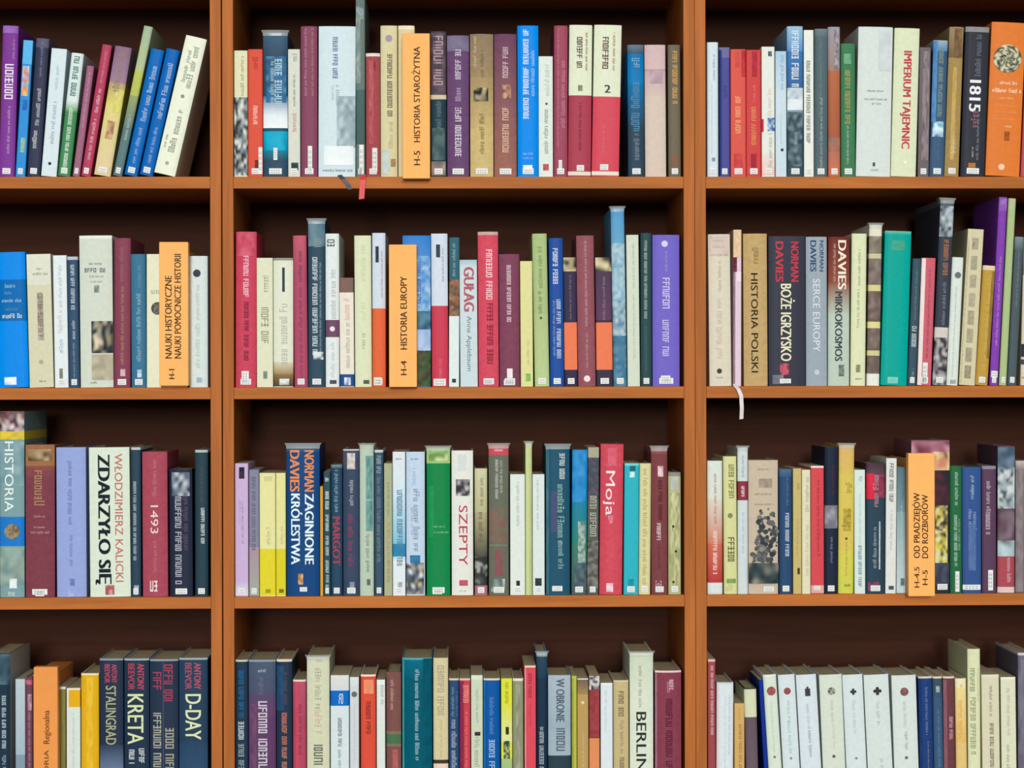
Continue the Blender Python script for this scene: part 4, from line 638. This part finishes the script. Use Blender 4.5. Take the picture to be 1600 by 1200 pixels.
def bands(it, Hh, vof):
    """levels and print colours up the spine"""
    base = lin(it['c'])
    ints = [(max(0, vof(f[2])), min(Hh, vof(f[1])), lin(f[4]), lin(f[3])) for f in it['f'] if f[0] == 'B']
    ints = [i for i in ints if i[1] > i[0]]
    cuts = sorted({0.0, Hh, *[i[0] for i in ints], *[i[1] for i in ints]})
    cuts = [c for i, c in enumerate(cuts) if i == 0 or c - cuts[i - 1] > 1e-5]
    segs = []
    for a, b in zip(cuts, cuts[1:]):
        m = (a + b) / 2; ca = cb = base
        for lo, hi, clo, chi in ints:
            if lo <= m <= hi:
                ca, cb = mix(clo, chi, (a - lo) / (hi - lo)), mix(clo, chi, (b - lo) / (hi - lo))
        segs.append((a, b, ca, cb))
    return segs

RANK = {'top': 'top shelf', 'second': 'second shelf', 'third': 'third shelf', 'bottom': 'bottom shelf'}
def make_book(it, shelf, case, r):
    o = it['o']; k = o.get('k', 'p'); z = SHELF_Z[shelf]
    set_ = o.get('set', r.uniform(.003, .007))
    a0, a1 = at(it['x0'], it['yb'], set_)[0], at(it['x1'], it['yb'], set_)[0]
    ztop = at((it['x0'] + it['x1']) / 2 + it['lean'], it['top'], set_)[2]
    zb = z + .0002
    ang = math.atan2(it['lean'] * .001, ztop - zb)
    t = (a1 - a0) * math.cos(ang)
    Hh = (ztop - zb - t / 2 * abs(math.sin(ang))) / math.cos(ang)
    s = 1 if ang >= 0 else -1
    bx = (a1 if s > 0 else a0) - s * t / 2 * math.cos(ang)
    bz = zb + t / 2 * abs(math.sin(ang))
    root = thing('book', (bx, set_, bz), it['desc'] + ', ' + RANK[shelf] + ', ' + case + ' bookcase', 'book',
                 'books on the %s of the %s bookcase' % (RANK[shelf], case), ang)
    vof = lambda y: (it['yb'] - y) / it['h'] * Hh
    curve, bul = spine_curve(t, k)
    d = o.get('d', max(.115, min(.2, Hh * r.uniform(.58, .66))))
    ct = {'p': .0006, 'f': .0018, 'h': .0022}[k]
    ct = min(ct, t * .2)
    n = 12
    us = [-t / 2 * math.cos(math.pi * i / n) for i in range(n + 1)]
    outer = [(-t / 2, d)] + [(u, curve(u)) for u in us] + [(t / 2, d)]
    inn = [(-t / 2 + ct, d)] + [(u * (1 - 2 * ct / t), curve(u) + ct) for u in us] + [(t / 2 - ct, d)]
    mb = MB(); segs = bands(it, Hh, vof)
    side = lin(o['side']) if 'side' in o else None
    for a, b, ca, cb in segs:
        for i in range(len(outer) - 1):
            p, q = outer[i], outer[i + 1]
            c0, c1 = (ca, cb) if side is None or 0 < i < len(outer) - 2 else (side, side)
            mb.face([(*p, a), (*q, a), (*q, b), (*p, b)], [c0, c0, c1, c1])
    top, bot = segs[-1][3], segs[0][2]
    for i in range(len(outer) - 1):
        p, q, pi, qi = outer[i], outer[i + 1], inn[i], inn[i + 1]
        mb.face([(*p, Hh), (*q, Hh), (*qi, Hh), (*pi, Hh)], top)
        mb.face([(*p, 0), (*pi, 0), (*qi, 0), (*q, 0)], bot)
        mb.face([(*pi, 0), (*pi, Hh), (*qi, Hh), (*qi, 0)], mix(top, (.8, .8, .75, 1), .5))
    for p, pi in ((outer[0], inn[0]), (outer[-1], inn[-1])):
        mb.face([(*p, 0), (*p, Hh), (*pi, Hh), (*pi, 0)], top)
    stickers = decals(mb, it, t, Hh, curve, vof, r, it['x1'] - it['x0'])
    mb.build('cover', [M_CLOTH if k == 'h' else M_GLOSS], root)
    # pages
    mb = MB(); rim = 0.0003 if k == 'p' else .003
    mb.box(-t / 2 + ct * 1.05, t / 2 - ct * 1.05, bul + ct * 1.3, d - (.0005 if k == 'p' else .004), rim, Hh - rim)
    mb.build('page_block', [M_PAGE], root)
    # call-number stickers
    if o.get('lab', 1): stickers.append((it['yb'] - 13, it['yb'] - 4, .24, .76))
    for y0, y1, f0, f1 in stickers:
        v0, v1 = max(.001, vof(y1)), vof(y0)
        mb = MB(); m_ = 4
        for i in range(m_):
            ua, ub = (-t / 2 + t * (f0 + (f1 - f0) * j / m_) for j in (i, i + 1))
            mb.face([(ua, curve(ua) - .0013, v0), (ub, curve(ub) - .0013, v0), (ub, curve(ub) - .0013, v1), (ua, curve(ua) - .0013, v1)], None, 0)
        ww, hh = (f1 - f0) * t, v1 - v0
        tall = hh > ww * 1.5
        for a, b in ((.18, .36), (.56, .74)):
            for q in range(4):
                x0, x1 = .14 + q * .19, .14 + q * .19 + .13
                if tall: u0, u1, w0, w1 = a, b, x0, x1
                else: u0, u1, w0, w1 = x0, x1, a, b
                U = [-t / 2 + t * f0 + ww * x for x in (u0, u1)]
                mb.face([(U[0], curve(U[0]) - .0015, v0 + hh * w0), (U[1], curve(U[1]) - .0015, v0 + hh * w0),
                         (U[1], curve(U[1]) - .0015, v0 + hh * w1), (U[0], curve(U[0]) - .0015, v0 + hh * w1)], None, 1)
        lb = mb.build('spine_sticker', [M_LABEL, M_INK], root)
    # crimped upper edge of the clear protective film
    if o.get('fl'):
        mb = MB()
        def ring(grow, v): return [(-t / 2 - grow, min(d, .02), v)] + [(u * (1 + 2 * grow / t), curve(u) - .0012 - grow * .4, v) for u in us] + [(t / 2 + grow, min(d, .02), v)]
        lv = [ring(.0002, Hh - .006), ring(.0006, Hh - .002), ring(.0024, Hh + .0015), ring(.0030, Hh + .0028)]
        for A, Bq in zip(lv, lv[1:]):
            for i in range(len(A) - 1): mb.face([A[i], A[i + 1], Bq[i + 1], Bq[i]])
        mb.build('clear_film', [M_FILM], root)
    # ribbon bookmark hanging over the shelf edge
    if 'rib' in o:
        fx, h, kind = o['rib']; u = -t / 2 + fx * t
        ys = set_ + .0028
        if kind == 'hang': path, w = [(0, .03, .0012), (0, -ys, .0012), (-.0005, -ys - .002, -.006), (-.002, -ys - .0025, -.02), (-.003, -ys - .002, -.036)], .0085
        elif kind == 'curl': path, w = [(-.004, .03, .0012), (-.002, -ys, .0012), (.004, -ys - .002, -.005), (.011, -ys - .0025, -.013), (.0145, -ys - .002, -.021)], .0065
        else: path, w = [(-.003, .03, .0012), (-.001, -ys, .0012), (.0045, -ys - .003, -.006), (.0085, -ys - .004, -.016), (.0095, -ys - .004, -.035), (.009, -ys - .003, -.052)], .006
        mb = MB()
        L = [(u + p[0] - w / 2, p[1], p[2]) for p in path]; Rr = [(u + p[0] + w / 2, p[1] - .0004, p[2] + .001) for p in path]
        for i in range(len(path) - 1):
            mb.face([L[i], Rr[i], Rr[i + 1], L[i + 1]])
        rb = mb.build('ribbon_bookmark', [ribbon_mat(h)], root)
        sm = rb.modifiers.new('thickness', 'SOLIDIFY'); sm.thickness = .0006
        rb['label'] = {'d': 'red', '2': 'dark blue', 'c': 'pale grey'}[h[0]] + ' ribbon bookmark hanging over the shelf edge'
    return root

def make_sign(it, shelf, case, r):
    z = SHELF_Z[shelf]; yf = -.022
    p0, p1 = at(it['px0'], it['bot'], yf), at(it['px1'], it['top'], yf)
    x0, x1, zb, zt = p0[0], p1[0], p0[2], p1[2]
    t = x1 - x0; Hh = zt - zb; xc = (x0 + x1) / 2
    root = thing('shelf_sign', (xc, 0, z + .0003), it['desc'] + ', ' + RANK[shelf] + ', ' + case + ' bookcase', 'shelf sign', 'orange section signs')
    zo = zb - (z + .0003)
    mat = sign_mat(it['c'])
    mb = MB(); mb.box(-t / 2, t / 2, yf, -.004, zo, zo + Hh)
    fp = mb.build('front_panel', [mat], root, bevel=.0012)
    b0, b1 = at(it['x0'], it['yb'], 0)[0] - xc, at(it['x1'], it['yb'], 0)[0] - xc
    mb = MB(); mb.box(b0, b1, -.0042, .15, 0, Hh * .96 + min(0, zo)); mb.build('body', [mat], root)
    mb = MB()
    # lettering: one mesh lying on the panel
    vof = lambda y: zo + (it['bot'] - y) / (it['bot'] - it['top']) * Hh
    decals(mb, it, t, zo + Hh, lambda u: yf, vof, r, it['px1'] - it['px0'])
    mb.build('lettering', [M_GLOSS], root, weld=False)
    return root

strings = {(f[1], f[8]) for _, _, its in CASES for it in its for f in it['f'] if f[0] == 'T'}
prepare_text(strings)
for ci, (shelf, case, items) in enumerate(CASES):
    layout(shelf, case, items)
    for i, it in enumerate(items):
        r = random.Random(ci * 1000 + i * 17 + 3)
        (make_book if it['t'] == 'b' else make_sign)(it, shelf, case, r)

# ---------------------------------------------------------------- light: daylight from windows behind the camera, pale room around
def daylight(name, elev, azim, energy, angle, color):
    l = bpy.data.lights.new(name, 'SUN'); l.energy = energy; l.angle = R(angle); l.color = color
    o = bpy.data.objects.new(name, l); COL.objects.link(o); o.location = (0, -4, 3)
    d = Vector((math.sin(R(azim)) * math.cos(R(elev)), math.cos(R(azim)) * math.cos(R(elev)), -math.sin(R(elev))))
    o.rotation_euler = d.to_track_quat('-Z', 'Y').to_euler()
daylight('window_daylight', 6, 3, 1.75, 9, (1, .99, .95))
daylight('high_window_daylight', 14, -5, 1.1, 9, (1, .97, .9))
w = bpy.data.worlds.new('room_light'); scene.world = w; w.use_nodes = True
bg = w.node_tree.nodes['Background']; bg.inputs[0].default_value = (.88, .95, 1.0, 1); bg.inputs[1].default_value = .4

vs = scene.view_settings
scene.display_settings.display_device = 'sRGB'
vs.view_transform = 'Standard'; vs.look = 'None'; vs.gamma = 1; vs.use_curve_mapping = False
vs.exposure = -0.07
